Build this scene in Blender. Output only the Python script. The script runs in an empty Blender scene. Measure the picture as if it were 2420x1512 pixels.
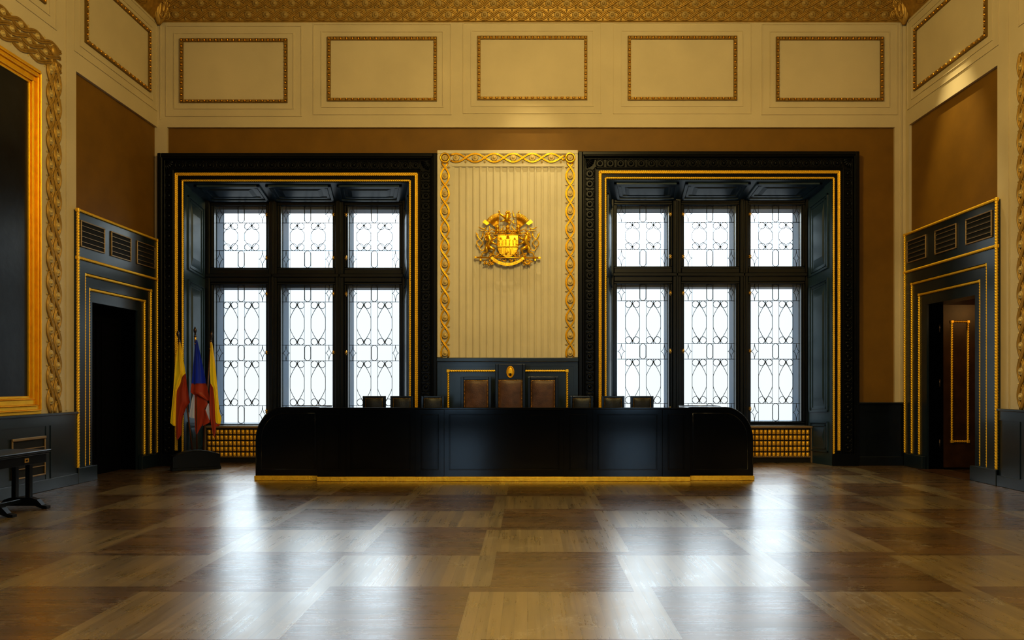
import bpy, bmesh, math, random
from mathutils import Vector, Matrix
random.seed(7)
PI = math.pi
SC = bpy.context.scene
COL = SC.collection
# ---------------------------------------------------------------- measures (metres; camera at x=0,y=0 looking along +y)
F, VX, VY, EYE = 1761.0, 1246.0, 905.0, 1.5
YB = 13.6            # plaster face of the back wall
XL, XR = -6.75, 6.904
def PX(px, Y): return (px - VX) * Y / F
def PZ(py, Y): return EYE - (py - VY) * Y / F
def LY(px, d=0.0): return (-XL - d) * F / (VX - px)      # depth of a point seen at column px on the left wall
def RY(px, d=0.0): return (XR - d) * F / (px - VX)

# ---------------------------------------------------------------- materials
def mat(name, col, rough=.5, metal=0., spec=.5, noise=None, bump=0., bscale=60., coat=0., vary=0., vscale=3.):
    m = bpy.data.materials.new(name); m.use_nodes = True
    nt = m.node_tree; b = nt.nodes['Principled BSDF']
    b.inputs['Base Color'].default_value = (*col, 1)
    b.inputs['Roughness'].default_value = rough
    b.inputs['Metallic'].default_value = metal
    b.inputs['Specular IOR Level'].default_value = spec
    b.inputs['Coat Weight'].default_value = coat
    b.inputs['Coat Roughness'].default_value = .12
    g = nt.nodes.new('ShaderNodeNewGeometry')
    if vary > 0:
        n = nt.nodes.new('ShaderNodeTexNoise'); n.inputs['Scale'].default_value = vscale
        n.inputs['Detail'].default_value = 6
        nt.links.new(g.outputs['Position'], n.inputs['Vector'])
        r = nt.nodes.new('ShaderNodeMapRange')
        r.inputs['From Min'].default_value = .3; r.inputs['From Max'].default_value = .7
        r.inputs['To Min'].default_value = 1 - vary; r.inputs['To Max'].default_value = 1 + vary
        nt.links.new(n.outputs['Fac'], r.inputs['Value'])
        x = nt.nodes.new('ShaderNodeVectorMath'); x.operation = 'SCALE'
        x.inputs[0].default_value = col
        nt.links.new(r.outputs['Result'], x.inputs['Scale'])
        nt.links.new(x.outputs['Vector'], b.inputs['Base Color'])
    if bump > 0:
        n = nt.nodes.new('ShaderNodeTexNoise'); n.inputs['Scale'].default_value = bscale
        n.inputs['Detail'].default_value = 4
        nt.links.new(g.outputs['Position'], n.inputs['Vector'])
        bp = nt.nodes.new('ShaderNodeBump'); bp.inputs['Strength'].default_value = bump
        bp.inputs['Distance'].default_value = .01
        nt.links.new(n.outputs['Fac'], bp.inputs['Height'])
        nt.links.new(bp.outputs['Normal'], b.inputs['Normal'])
    return m

M = {}
M['cream'] = mat('cream_plaster', (.63, .53, .34), .8, vary=.06, vscale=1.2, bump=.08, bscale=90)
M['cream_flute'] = mat('cream_fluted_plaster', (.74, .66, .47), .7, vary=.05, vscale=2)
M['ceil'] = mat('ceiling_plaster', (.42, .33, .18), .8)
M['ochre'] = mat('brown_wall_cloth', (.205, .102, .0045), .62, vary=.10, vscale=2.2, bump=.12, bscale=160)
M['black'] = mat('black_lacquer_wood', (.0045, .0075, .011), .30, spec=.5, coat=.15, vary=.25, vscale=5, bump=.03, bscale=35)
M['blue'] = mat('daylit_black_lacquer_wood', (.011, .022, .032), .30, spec=.6, coat=.2, vary=.25, vscale=3, bump=.03, bscale=30)  # black lacquer with the blue of window light put into its colour
M['reveal'] = mat('daylit_black_reveal_wood', (.026, .056, .088), .30, spec=.6, vary=.2, vscale=3)  # black reveal wood; daylight on it is put into this lighter, bluer colour
M['carved'] = mat('carved_black_wood', (.0022, .003, .0038), .36, spec=.25)
M['desk'] = mat('polished_desk_lacquer', (.0016, .0024, .0045), .12, spec=.42, coat=.0, bump=.05, bscale=3.5)
M['gold'] = mat('bright_gilding', (1.0, .60, .04), .34, metal=.8, bump=.10, bscale=70)
M['gold_rope'] = mat('gilded_rope', (1.0, .62, .045), .42, metal=.5)
M['gold_flat'] = mat('gilded_frame_leaf', (1.0, .56, .02), .34, metal=.6, vary=.08, vscale=9)
M['old_gold'] = mat('dull_old_gilding', (.47, .29, .065), .5, metal=.55, vary=.2, vscale=14)
M['old_gold2'] = mat('dull_gilded_rosette', (.40, .27, .085), .55, metal=.3)
M['bead'] = mat('gilded_bead', (.95, .50, .07), .28, metal=.9)
M['bead_dark'] = mat('tarnished_bead_strip', (.25, .155, .035), .55, metal=.4)
M['ros'] = mat('cream_gilt_rosette', (.62, .46, .17), .55, metal=.25)
M['base_gold'] = mat('brass_plinth', (1.0, .62, .05), .38, metal=.5, bump=.5, bscale=40, vary=.15, vscale=18)
M['leather'] = mat('brown_leather', (.105, .050, .026), .42, spec=.5, bump=.25, bscale=55, vary=.4, vscale=7)
M['leather_dark'] = mat('dark_leather', (.013, .015, .018), .42, spec=.5, bump=.25, bscale=55, vary=.35, vscale=8)
M['stud'] = mat('gilded_radiator_stud', (1.0, .60, .06), .42, metal=.45)
M['brass'] = mat('brass', (.8, .5, .12), .35, metal=1.)
M['vent_edge'] = mat('worn_brass_edge', (.35, .24, .12), .45, metal=.6)
M['vent_dark'] = mat('dark_vent_void', (.006, .006, .005), .8)
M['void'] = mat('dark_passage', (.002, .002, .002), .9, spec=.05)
M['door_leaf'] = mat('dark_walnut_door', (.05, .022, .008), .4, spec=.4, vary=.3, vscale=6)
M['lead'] = mat('window_lead', (.012, .014, .016), .6)
M['jamb'] = mat('outer_window_timber', (.013, .038, .075), .6, vary=.15, vscale=10)
M['yellow'] = mat('yellow_flag_satin', (1.0, .66, .015), .5)
M['red'] = mat('red_flag_satin', (.40, .045, .013), .5)
M['navy'] = mat('blue_flag_satin', (.006, .034, .36), .5)
M['white'] = mat('white_flag_satin', (.55, .52, .50), .5)
M['pole'] = mat('brown_varnished_pole', (.13, .05, .018), .4)
M['steel'] = mat('bronze_spearhead', (.08, .06, .05), .3, metal=.9)
M['canvas'] = mat('dark_oil_canvas', (.007, .009, .012), .32, spec=.4, vary=.6, vscale=2.5, bump=.25, bscale=7)

# two-sided cloth transmits a little window light
for k in ('yellow', 'red', 'navy', 'white'):
    nt = M[k].node_tree; b = nt.nodes['Principled BSDF']; b.inputs['Sheen Weight'].default_value = .2
    tl_ = nt.nodes.new('ShaderNodeBsdfTranslucent'); tl_.inputs['Color'].default_value = b.inputs['Base Color'].default_value
    mx_ = nt.nodes.new('ShaderNodeMixShader'); mx_.inputs[0].default_value = .3
    nt.links.new(b.outputs[0], mx_.inputs[1]); nt.links.new(tl_.outputs[0], mx_.inputs[2]); nt.links.new(mx_.outputs[0], nt.nodes['Material Output'].inputs['Surface'])

def glass_material():
    m = bpy.data.materials.new('obscure_window_glass'); m.use_nodes = True
    nt = m.node_tree; nt.nodes.clear()
    out = nt.nodes.new('ShaderNodeOutputMaterial')
    tr = nt.nodes.new('ShaderNodeBsdfTransparent'); tr.inputs['Color'].default_value = (.90, .95, .98, 1)
    gl = nt.nodes.new('ShaderNodeBsdfGlossy'); gl.inputs['Roughness'].default_value = .12
    df = nt.nodes.new('ShaderNodeBsdfTranslucent'); df.inputs['Color'].default_value = (.8, .88, .93, 1)
    m1 = nt.nodes.new('ShaderNodeMixShader'); m1.inputs[0].default_value = .015
    m2 = nt.nodes.new('ShaderNodeMixShader'); m2.inputs[0].default_value = .05
    g = nt.nodes.new('ShaderNodeNewGeometry'); n = nt.nodes.new('ShaderNodeTexNoise'); n.inputs['Scale'].default_value = 22
    nt.links.new(g.outputs['Position'], n.inputs['Vector'])
    bp = nt.nodes.new('ShaderNodeBump'); bp.inputs['Strength'].default_value = .4
    nt.links.new(n.outputs['Fac'], bp.inputs['Height']); nt.links.new(bp.outputs['Normal'], gl.inputs['Normal'])
    nt.links.new(tr.outputs[0], m1.inputs[1]); nt.links.new(df.outputs[0], m1.inputs[2])
    nt.links.new(m1.outputs[0], m2.inputs[1]); nt.links.new(gl.outputs[0], m2.inputs[2])
    nt.links.new(m2.outputs[0], out.inputs['Surface'])
    return m
M['glass'] = glass_material()

TX, TY, TX0, TY0, ST = 1.183, 1.130, -.272, 5.355, .142   # parquet pitch, origin, strip width
def floor_material():
    m = bpy.data.materials.new('parquet_floor'); m.use_nodes = True
    nt = m.node_tree; b = nt.nodes['Principled BSDF']; L = nt.links.new
    def mth(op, a, c=None, d=None):
        n = nt.nodes.new('ShaderNodeMath'); n.operation = op
        for i, v in enumerate((a, c, d)):
            if v is None: continue
            if isinstance(v, (int, float)): n.inputs[i].default_value = v
            else: L(v, n.inputs[i])
        return n.outputs[0]
    g = nt.nodes.new('ShaderNodeNewGeometry'); s = nt.nodes.new('ShaderNodeSeparateXYZ'); L(g.outputs['Position'], s.inputs[0])
    x, y = s.outputs[0], s.outputs[1]
    gx = mth('DIVIDE', mth('SUBTRACT', x, TX0), TX); gy = mth('DIVIDE', mth('SUBTRACT', y, TY0), TY)
    cx, cy = mth('FLOOR', gx), mth('FLOOR', gy)
    fx, fy = mth('SUBTRACT', gx, cx), mth('SUBTRACT', gy, cy)
    instrx = mth('GREATER_THAN', fx, 1 - ST / TX)             # vertical strip (runs away from camera)
    instry = mth('LESS_THAN', fy, ST / TY)                    # horizontal strip
    par = mth('MODULO', mth('ADD', mth('ADD', cx, cy), 200.), 2.)      # 0/1 checker
    # grain direction: 1 = along x (dark), 0 = along y (light)
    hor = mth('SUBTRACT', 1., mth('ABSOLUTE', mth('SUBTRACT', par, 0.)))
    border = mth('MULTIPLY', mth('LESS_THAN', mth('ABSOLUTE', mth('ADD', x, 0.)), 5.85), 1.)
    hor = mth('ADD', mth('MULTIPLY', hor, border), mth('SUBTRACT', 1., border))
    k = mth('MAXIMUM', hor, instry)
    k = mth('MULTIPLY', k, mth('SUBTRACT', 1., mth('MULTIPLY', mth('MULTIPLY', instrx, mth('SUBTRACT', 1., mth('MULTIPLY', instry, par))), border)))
    # planks
    pw = .082
    ux = mth('ADD', mth('MULTIPLY', x, k), mth('MULTIPLY', y, mth('SUBTRACT', 1., k)))   # along grain
    uy = mth('ADD', mth('MULTIPLY', y, k), mth('MULTIPLY', x, mth('SUBTRACT', 1., k)))   # across grain
    pid = mth('FLOOR', mth('DIVIDE', uy, pw)); pf = mth('FRACT', mth('DIVIDE', uy, pw))
    cmb = nt.nodes.new('ShaderNodeCombineXYZ'); L(pid, cmb.inputs[0]); L(mth('ADD', cx, mth('MULTIPLY', k, 17.)), cmb.inputs[1]); L(cy, cmb.inputs[2])
    wn = nt.nodes.new('ShaderNodeTexWhiteNoise'); wn.noise_dimensions = '3D'; L(cmb.outputs[0], wn.inputs['Vector'])
    c2 = nt.nodes.new('ShaderNodeCombineXYZ'); L(mth('MULTIPLY', ux, 1.6), c2.inputs[0]); L(mth('MULTIPLY', uy, 46.), c2.inputs[1]); L(mth('MULTIPLY', wn.outputs['Value'], 9.), c2.inputs[2])
    gn = nt.nodes.new('ShaderNodeTexNoise'); gn.inputs['Scale'].default_value = 1.; gn.inputs['Detail'].default_value = 2; L(c2.outputs[0], gn.inputs['Vector'])
    big = nt.nodes.new('ShaderNodeTexNoise'); big.inputs['Scale'].default_value = .9; big.inputs['Detail'].default_value = 7; L(g.outputs['Position'], big.inputs['Vector'])
    tone = mth('ADD', mth('ADD', mth('MULTIPLY', wn.outputs['Value'], .42), mth('MULTIPLY', gn.outputs['Fac'], .6)), mth('MULTIPLY', big.outputs['Fac'], .45))
    ramp = nt.nodes.new('ShaderNodeValToRGB'); L(tone, ramp.inputs[0])
    ramp.color_ramp.elements[0].position = .3; ramp.color_ramp.elements[0].color = (.052, .033, .0075, 1)
    ramp.color_ramp.elements[1].position = 1.; ramp.color_ramp.elements[1].color = (.205, .130, .040, 1)
    mix = nt.nodes.new('ShaderNodeMix'); mix.data_type = 'RGBA'; mix.blend_type = 'MULTIPLY'; mix.inputs[0].default_value = 1.
    L(ramp.outputs[0], mix.inputs[6])
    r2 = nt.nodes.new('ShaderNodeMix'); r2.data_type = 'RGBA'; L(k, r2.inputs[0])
    r2.inputs[6].default_value = (1.25, 1.38, 1.55, 1); r2.inputs[7].default_value = (.72, .60, .46, 1)  # tint stands in for how each grain direction catches the light
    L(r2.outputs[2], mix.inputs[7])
    # plank and tile joints
    joint = mth('LESS_THAN', pf, .045)
    jm = mth('SUBTRACT', 1., mth('MULTIPLY', joint, .45))
    vm = nt.nodes.new('ShaderNodeVectorMath'); vm.operation = 'SCALE'; L(mix.outputs[2], vm.inputs[0]); L(jm, vm.inputs['Scale'])
    SB = vm.outputs[0]
    # worn wax: roughness varies with grain direction, traffic and fine scratches
    sc = nt.nodes.new('ShaderNodeTexNoise'); sc.inputs['Scale'].default_value = 2.3; sc.inputs['Detail'].default_value = 9; sc.inputs['Roughness'].default_value = .7
    L(g.outputs['Position'], sc.inputs['Vector'])
    wv = nt.nodes.new('ShaderNodeTexVoronoi'); wv.feature = 'DISTANCE_TO_EDGE'; wv.inputs['Scale'].default_value = 1.1
    dm = nt.nodes.new('ShaderNodeVectorMath'); dm.operation = 'ADD'; L(g.outputs['Position'], dm.inputs[0]); L(sc.outputs['Color'], dm.inputs[1]); L(dm.outputs[0], wv.inputs['Vector'])
    msk = nt.nodes.new('ShaderNodeTexNoise'); msk.inputs['Scale'].default_value = .55; L(g.outputs['Position'], msk.inputs['Vector'])
    scr = mth('MULTIPLY', mth('LESS_THAN', wv.outputs['Distance'], .005), mth('GREATER_THAN', msk.outputs['Fac'], .5))
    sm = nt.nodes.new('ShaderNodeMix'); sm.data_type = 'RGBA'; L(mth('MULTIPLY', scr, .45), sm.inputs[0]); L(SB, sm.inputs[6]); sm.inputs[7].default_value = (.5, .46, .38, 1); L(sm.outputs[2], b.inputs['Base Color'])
    rg = mth('ADD', mth('ADD', .285, mth('MULTIPLY', mth('SUBTRACT', sc.outputs['Fac'], .5), .22)), mth('ADD', mth('MULTIPLY', k, -.015), mth('MULTIPLY', scr, .12)))
    L(mth('ADD', rg, mth('MULTIPLY', mth('SUBTRACT', gn.outputs['Fac'], .4), .16)), b.inputs['Roughness'])
    L(mth('ADD', .42, mth('MULTIPLY', mth('SUBTRACT', 1., k), .38)), b.inputs['Specular IOR Level'])
    bp = nt.nodes.new('ShaderNodeBump'); bp.inputs['Strength'].default_value = .09; bp.inputs['Distance'].default_value = .004
    L(mth('ADD', gn.outputs['Fac'], mth('MULTIPLY', jm, 1.5)), bp.inputs['Height']); L(bp.outputs['Normal'], b.inputs['Normal'])
    b.inputs['IOR'].default_value = 3.1; b.inputs['Coat Weight'].default_value = .7; b.inputs['Coat Roughness'].default_value = .27; b.inputs['Coat IOR'].default_value = 1.9
    return m
M['floor'] = floor_material()

# ---------------------------------------------------------------- mesh builder
WLOC = {}
def wloc(o): return WLOC.get(o.name, Vector((0, 0, 0))) if o else Vector((0, 0, 0))
class MB:
    def __init__(s, T=None):
        s.v = []; s.f = []; s.mi = []; s.sm = []; s.T = T; s.m = 0; s.smooth = False
    def add(s, vs, fs, smooth=None, m=None):
        b = len(s.v); T = s.T
        s.v.extend(T(*p) for p in vs) if T else s.v.extend(tuple(p) for p in vs)
        for f in fs:
            s.f.append([b + i for i in f]); s.mi.append(s.m if m is None else m); s.sm.append(s.smooth if smooth is None else smooth)
        return s
    def box(s, a0, a1, b0, b1, c0, c1, m=None, bev=0.):
        a0, a1 = min(a0, a1), max(a0, a1); b0, b1 = min(b0, b1), max(b0, b1); c0, c1 = min(c0, c1), max(c0, c1)
        if bev <= 0:
            vs = [(a, b, c) for a in (a0, a1) for b in (b0, b1) for c in (c0, c1)]
            return s.add(vs, [(0, 1, 3, 2), (4, 6, 7, 5), (0, 4, 5, 1), (2, 3, 7, 6), (0, 2, 6, 4), (1, 5, 7, 3)], False, m)
        e = min(bev, (a1 - a0) * .49, (b1 - b0) * .49, (c1 - c0) * .49)
        vs = []; idx = {}
        for ia, (a, ai) in enumerate(((a0, a0 + e), (a1, a1 - e))):
            for ib, (b, bi) in enumerate(((b0, b0 + e), (b1, b1 - e))):
                for ic, (c, ci) in enumerate(((c0, c0 + e), (c1, c1 - e))):
                    idx[ia, ib, ic] = len(vs); vs += [(a, bi, ci), (ai, b, ci), (ai, bi, c)]
        I = idx; fs = []
        for q in (0, 1):
            fs.append([I[q, 0, 0], I[q, 0, 1], I[q, 1, 1], I[q, 1, 0]])
            fs.append([I[0, q, 0] + 1, I[0, q, 1] + 1, I[1, q, 1] + 1, I[1, q, 0] + 1])
            fs.append([I[0, 0, q] + 2, I[0, 1, q] + 2, I[1, 1, q] + 2, I[1, 0, q] + 2])
            for r in (0, 1):
                fs.append([I[q, r, 0], I[q, r, 1], I[q, r, 1] + 1, I[q, r, 0] + 1])
                fs.append([I[q, 0, r], I[q, 1, r], I[q, 1, r] + 2, I[q, 0, r] + 2])
                fs.append([I[0, q, r] + 1, I[1, q, r] + 1, I[1, q, r] + 2, I[0, q, r] + 2])
        for k in I.values(): fs.append([k, k + 1, k + 2])
        return s.add(vs, fs, False, m)
    def prism(s, poly, c0, c1, m=None, smooth=False):       # polygon in (a,b), extruded along c
        n = len(poly); vs = [(a, b, c0) for a, b in poly] + [(a, b, c1) for a, b in poly]
        fs = [list(range(n)), list(range(n, 2 * n))]
        s.add(vs, fs, False, m)
        b = len(s.v) - 2 * n
        for i in range(n):
            j = (i + 1) % n
            s.f.append([b + i, b + j, b + n + j, b + n + i]); s.mi.append(s.m if m is None else m); s.sm.append(smooth)
        return s
    def tube(s, pts, r, sides=8, m=None, closed=False, flat=1., nrm=None, twist=None, smooth=True):
        P = [Vector(p) for p in pts]; n = len(P)
        if n < 2: return s
        R = r if isinstance(r, (list, tuple)) else [r] * n
        if len(R) != n:
            R = [R[0] + (R[-1] - R[0]) * i / (n - 1) for i in range(n)] if len(R) == 2 else [R[min(int(i * len(R) / n), len(R) - 1)] for i in range(n)]
        up = Vector(nrm) if nrm else None
        vs = []; prev = None; acc = 0
        for i in range(n):
            if closed: t = P[(i + 1) % n] - P[i - 1]
            else: t = P[min(i + 1, n - 1)] - P[max(i - 1, 0)]
            t = t.normalized() if t.length > 1e-9 else Vector((1, 0, 0))
            if up is not None:
                a = up - t * up.dot(t); a = a.normalized() if a.length > 1e-6 else t.orthogonal().normalized()
            elif prev is None: a = t.orthogonal().normalized()
            else:
                a = prev - t * prev.dot(t); a = a.normalized() if a.length > 1e-6 else t.orthogonal().normalized()
            prev = a; b = t.cross(a)
            if i: acc += (P[i] - P[i - 1]).length
            for k in range(sides):
                th = 2 * PI * k / sides
                rr = R[i] * (1 + (twist[1] * math.cos(2 * (th - PI * acc / twist[0])) if twist else 0))
                vs.append(P[i] + a * (math.cos(th) * rr * flat) + b * (math.sin(th) * rr))
        fs = []
        for i in range(n if closed else n - 1):
            j = (i + 1) % n
            for k in range(sides):
                q = (k + 1) % sides
                fs.append([i * sides + k, i * sides + q, j * sides + q, j * sides + k])
        if not closed: fs += [list(range(sides)), list(range((n - 1) * sides, n * sides))]
        return s.add(vs, fs, smooth, m)
    def rope(s, a, b, r=.024, pitch=.05, sides=8, m=None):
        a, b = Vector(a), Vector(b); Lg = (b - a).length; n = max(2, int(Lg / (pitch / 2) * 3))
        n = min(n, 1400)
        return s.tube([a.lerp(b, i / n) for i in range(n + 1)], r, sides, m, twist=(pitch, .22))
    def ell(s, c, r, seg=10, rings=6, m=None, rot=0.):       # ellipsoid, rot in the a-b plane
        vs = [(c[0], c[1], c[2])] * 0; cs, sn = math.cos(rot), math.sin(rot)
        out = []
        def P(x, y, z): return (c[0] + x * cs - y * sn, c[1] + x * sn + y * cs, c[2] + z)
        out.append(P(0, 0, -r[2]))
        for i in range(1, rings):
            ph = -PI / 2 + PI * i / rings
            for k in range(seg):
                th = 2 * PI * k / seg
                out.append(P(r[0] * math.cos(ph) * math.cos(th), r[1] * math.cos(ph) * math.sin(th), r[2] * math.sin(ph)))
        out.append(P(0, 0, r[2])); fs = []
        for k in range(seg):
            q = (k + 1) % seg
            fs.append([0, 1 + q, 1 + k]); fs.append([len(out) - 1, 1 + (rings - 2) * seg + k, 1 + (rings - 2) * seg + q])
            for i in range(rings - 2):
                fs.append([1 + i * seg + k, 1 + i * seg + q, 1 + (i + 1) * seg + q, 1 + (i + 1) * seg + k])
        return s.add(out, fs, True, m)
    def lathe(s, c, prof, seg=12, m=None, smooth=True):       # prof = [(radius, height along c-axis)]
        vs = []; n = len(prof)
        for r, h in prof:
            for k in range(seg):
                th = 2 * PI * k / seg; vs.append((c[0] + r * math.cos(th), c[1] + r * math.sin(th), c[2] + h))
        fs = [[i * seg + k, i * seg + (k + 1) % seg, (i + 1) * seg + (k + 1) % seg, (i + 1) * seg + k] for i in range(n - 1) for k in range(seg)]
        fs += [list(range(seg)), list(range((n - 1) * seg, n * seg))]
        return s.add(vs, fs, smooth, m)
    def grid(s, fn, nu, nv, m=None, smooth=True):
        vs = [fn(i / nu, j / nv) for j in range(nv + 1) for i in range(nu + 1)]
        fs = [[j * (nu + 1) + i, j * (nu + 1) + i + 1, (j + 1) * (nu + 1) + i + 1, (j + 1) * (nu + 1) + i] for j in range(nv) for i in range(nu)]
        return s.add(vs, fs, smooth, m)
    def ring(s, a0, a1, b0, b1, w, c0, c1, m=None, bev=0.):   # rectangular frame of bar width w
        s.box(a0, a1, b0, b0 + w, c0, c1, m, bev); s.box(a0, a1, b1 - w, b1, c0, c1, m, bev)
        s.box(a0, a0 + w, b0 + w, b1 - w, c0, c1, m, bev); s.box(a1 - w, a1, b0 + w, b1 - w, c0, c1, m, bev)
        return s
    def raised(s, a0, a1, b0, b1, c, h, w, m=None):            # raised field with sloped border
        vs = [(a0, b0, c), (a1, b0, c), (a1, b1, c), (a0, b1, c), (a0 + w, b0 + w, c + h), (a1 - w, b0 + w, c + h), (a1 - w, b1 - w, c + h), (a0 + w, b1 - w, c + h)]
        return s.add(vs, [(0, 1, 5, 4), (1, 2, 6, 5), (2, 3, 7, 6), (3, 0, 4, 7), (4, 5, 6, 7), (3, 2, 1, 0)], False, m)
    def build(s, name, mats, parent=None, loc=None, recalc=True):
        if not isinstance(mats, (list, tuple)): mats = [mats]
        me = bpy.data.meshes.new(name)
        if parent is not None: o0 = wloc(parent)
        elif loc is not None: o0 = Vector(loc)
        else:
            xs = [p[0] for p in s.v]; ys = [p[1] for p in s.v]; zs = [p[2] for p in s.v]
            o0 = Vector(((min(xs) + max(xs)) / 2, (min(ys) + max(ys)) / 2, min(zs)))
        me.from_pydata([(p[0] - o0.x, p[1] - o0.y, p[2] - o0.z) for p in s.v], [], s.f)
        me.polygons.foreach_set('material_index', s.mi); me.polygons.foreach_set('use_smooth', s.sm)
        if recalc:
            bm = bmesh.new(); bm.from_mesh(me); bmesh.ops.recalc_face_normals(bm, faces=bm.faces); bm.to_mesh(me); bm.free()
        for q in mats: me.materials.append(M[q])
        me.update()
        o = bpy.data.objects.new(name, me); COL.objects.link(o)
        if parent is not None: o.parent = parent; WLOC[o.name] = o0
        else: o.location = o0; WLOC[o.name] = o0
        return o

def empty(name, loc):
    o = bpy.data.objects.new(name, None); COL.objects.link(o); o.location = loc; o.empty_display_size = .2
    WLOC[o.name] = Vector(loc); return o
def tag(o, label=None, cat=None, group=None, kind=None):
    if label: o['label'] = label
    if cat: o['category'] = cat
    if group: o['group'] = group
    if kind: o['kind'] = kind
    return o
def struct(o, label=None, cat=None): return tag(o, label, cat, None, 'structure')
def copy_tree(o, parent=None):
    c = o.copy(); COL.objects.link(c)
    if parent: c.parent = parent; c.matrix_parent_inverse = o.matrix_parent_inverse.copy()
    for ch in list(o.children): copy_tree(ch, c)
    return c
def Tback(Y): return lambda u, v, d: (u, Y - d, v)
def Tleft(d0=0.): return lambda u, v, d: (XL + d0 + d, u, v)
def Tright(d0=0.): return lambda u, v, d: (XR - d0 - d, u, v)

# guilloche: two interlaced strands with rosettes, along (p0 -> p1) in the local a-b plane
def guilloche(mb, p0, p1, width, pitch, c=0., phase=0., ms=0, mr=1, r=.02, leaves=True, n=None, surf=None):
    p0, p1 = Vector(p0), Vector(p1); Lg = (p1 - p0).length; t = (p1 - p0).normalized(); q = Vector((-t.y, t.x))
    n = n or max(1, round(Lg / pitch)); pt = Lg / n
    S = surf or (lambda a, b, h: (a, b, c + h))
    def at(s_, off, h):
        p = p0 + t * s_ + q * off; return S(p.x, p.y, h)
    A = width / 2 - r * .9; steps = n * 10
    for sg in (1, -1):
        pts = []; 
        for i in range(steps + 1):
            u = i / steps * n
            pts.append(at(Lg * i / steps, sg * A * math.sin(PI * (u + phase)) , r * (.55 + .35 * sg * math.cos(PI * (u + phase)))))
        for e_ in (-.62, .62):
            q_ = []
            for i in range(steps + 1):
                u = i / steps * n; sl = math.cos(PI * (u + phase)) * A * PI * n / Lg * sg; nn = math.hypot(1, sl)
                q_.append(at(Lg * i / steps - e_ * r * sl / nn, sg * A * math.sin(PI * (u + phase)) + e_ * r / nn, r * (.45 + .35 * sg * math.cos(PI * (u + phase)))))
            mb.tube(q_, r * .72, 6, ms)
    k0 = 0
    for i in range(n + 1):
        u = i + .5 - phase
        if u < .2 or u > n - .2: continue
        s_ = u / n * Lg; rr = width * .33
        base = at(s_, 0, 0); 
        prof = [(rr * 1.05, 0), (rr, r * 1.0), (rr * .8, r * 1.25), (rr * .55, r * .8), (rr * .42, r * 1.5), (rr * .2, r * 1.9), (.001, r * 1.95)]
        vs = []; seg = 12
        for (ra, h) in prof:
            for k in range(seg):
                th = 2 * PI * k / seg; vs.append(at(s_ + ra * math.cos(th), ra * math.sin(th), h))
        fs = [[j * seg + k, j * seg + (k + 1) % seg, (j + 1) * seg + (k + 1) % seg, (j + 1) * seg + k] for j in range(len(prof) - 1) for k in range(seg)]
        mb.add(vs, fs, True, mr)
    if leaves:
        for i in range(n + 1):
            u = i - phase
            if u < .05 or u > n - .05: continue
            s_ = u / n * Lg
            for sg in (1, -1):
                w = width * .13; b0 = width * .22 * sg; b1 = width * .56 * sg; bm_ = (b0 + b1) / 2
                vs = [at(s_, b0, r * .3), at(s_ + w, bm_, 0), at(s_, b1, r * .2), at(s_ - w, bm_, 0), at(s_, bm_, r * .9)]
                mb.add(vs, [(0, 1, 4), (1, 2, 4), (2, 3, 4), (3, 0, 4)], False, mr)

# ================================================================ ROOM SHELL
YF = -3.0; ZC = 8.62
fl = MB(); fl.box(XL - .3, XR + 2.2, YF, 14.3, -.1, 0)
struct(fl.build('floor', 'floor'), 'worn brown parquet floor in large squares with straight border strips', 'floor')
c = MB(); c.box(XL - .3, XR + .3, YF, 14.0, ZC, ZC + .2); struct(c.build('ceiling', 'ceil'), 'dull plaster ceiling above the gilded cornice', 'ceiling')
# windows: pixel rectangles measured on the photograph's planes, turned into metres
YS, YW, YG = 13.5, 14.2, 14.25      # surround face, window plane, glass
WIN = [dict(o=(373, 1033, 362), r1=(417, 984, 412), r2=(432, 969, 427), pl=(489, 955, 478), xs=((510, 629), (667, 786), (825, 943)), zs=((486, 633), (673, 1001))),
       dict(o=(1367, 2030, 358), r1=(1418, 1982, 407), r2=(1431, 1970, 421), pl=(1447, 1905, 475), xs=((1459, 1578), (1617, 1736), (1774, 1890)), zs=((485, 630), (671, 995)))]
for w in WIN:
    w['hx0'], w['hx1'], w['hz'] = PX(w['r2'][0] + 3, YS), PX(w['r2'][1] - 3, YS), PZ(w['r2'][2] + 4, YS)
    w['px0'], w['px1'], w['pz'] = PX(w['pl'][0], YW), PX(w['pl'][1], YW), PZ(w['pl'][2], YW)
    w['gx'] = [(PX(a, YG), PX(b, YG)) for a, b in w['xs']]; w['gz'] = [(PZ(b, YG), PZ(a, YG)) for a, b in w['zs']]
W1, W2 = WIN
b = MB(); Z1 = ZC
YO = 14.75
for (a0, a1, b0, b1) in ((XL - .3, W1['hx0'], 0, Z1), (W1['hx1'], W2['hx0'], 0, Z1), (W2['hx1'], XR + .3, 0, Z1),
                         (W1['hx0'], W1['hx1'], W1['hz'], Z1), (W2['hx0'], W2['hx1'], W2['hz'], Z1),
                         (W1['hx0'], W1['hx1'], 0, .62), (W2['hx0'], W2['hx1'], 0, .62)):
    y0 = YB + .05 if b1 > 1 else YW + .05
    b.box(a0, a1, y0, YO, b0, b1)
struct(b.build('wall_back', 'ochre'), 'brown cloth-covered end wall with two tall windows', 'wall')
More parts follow.
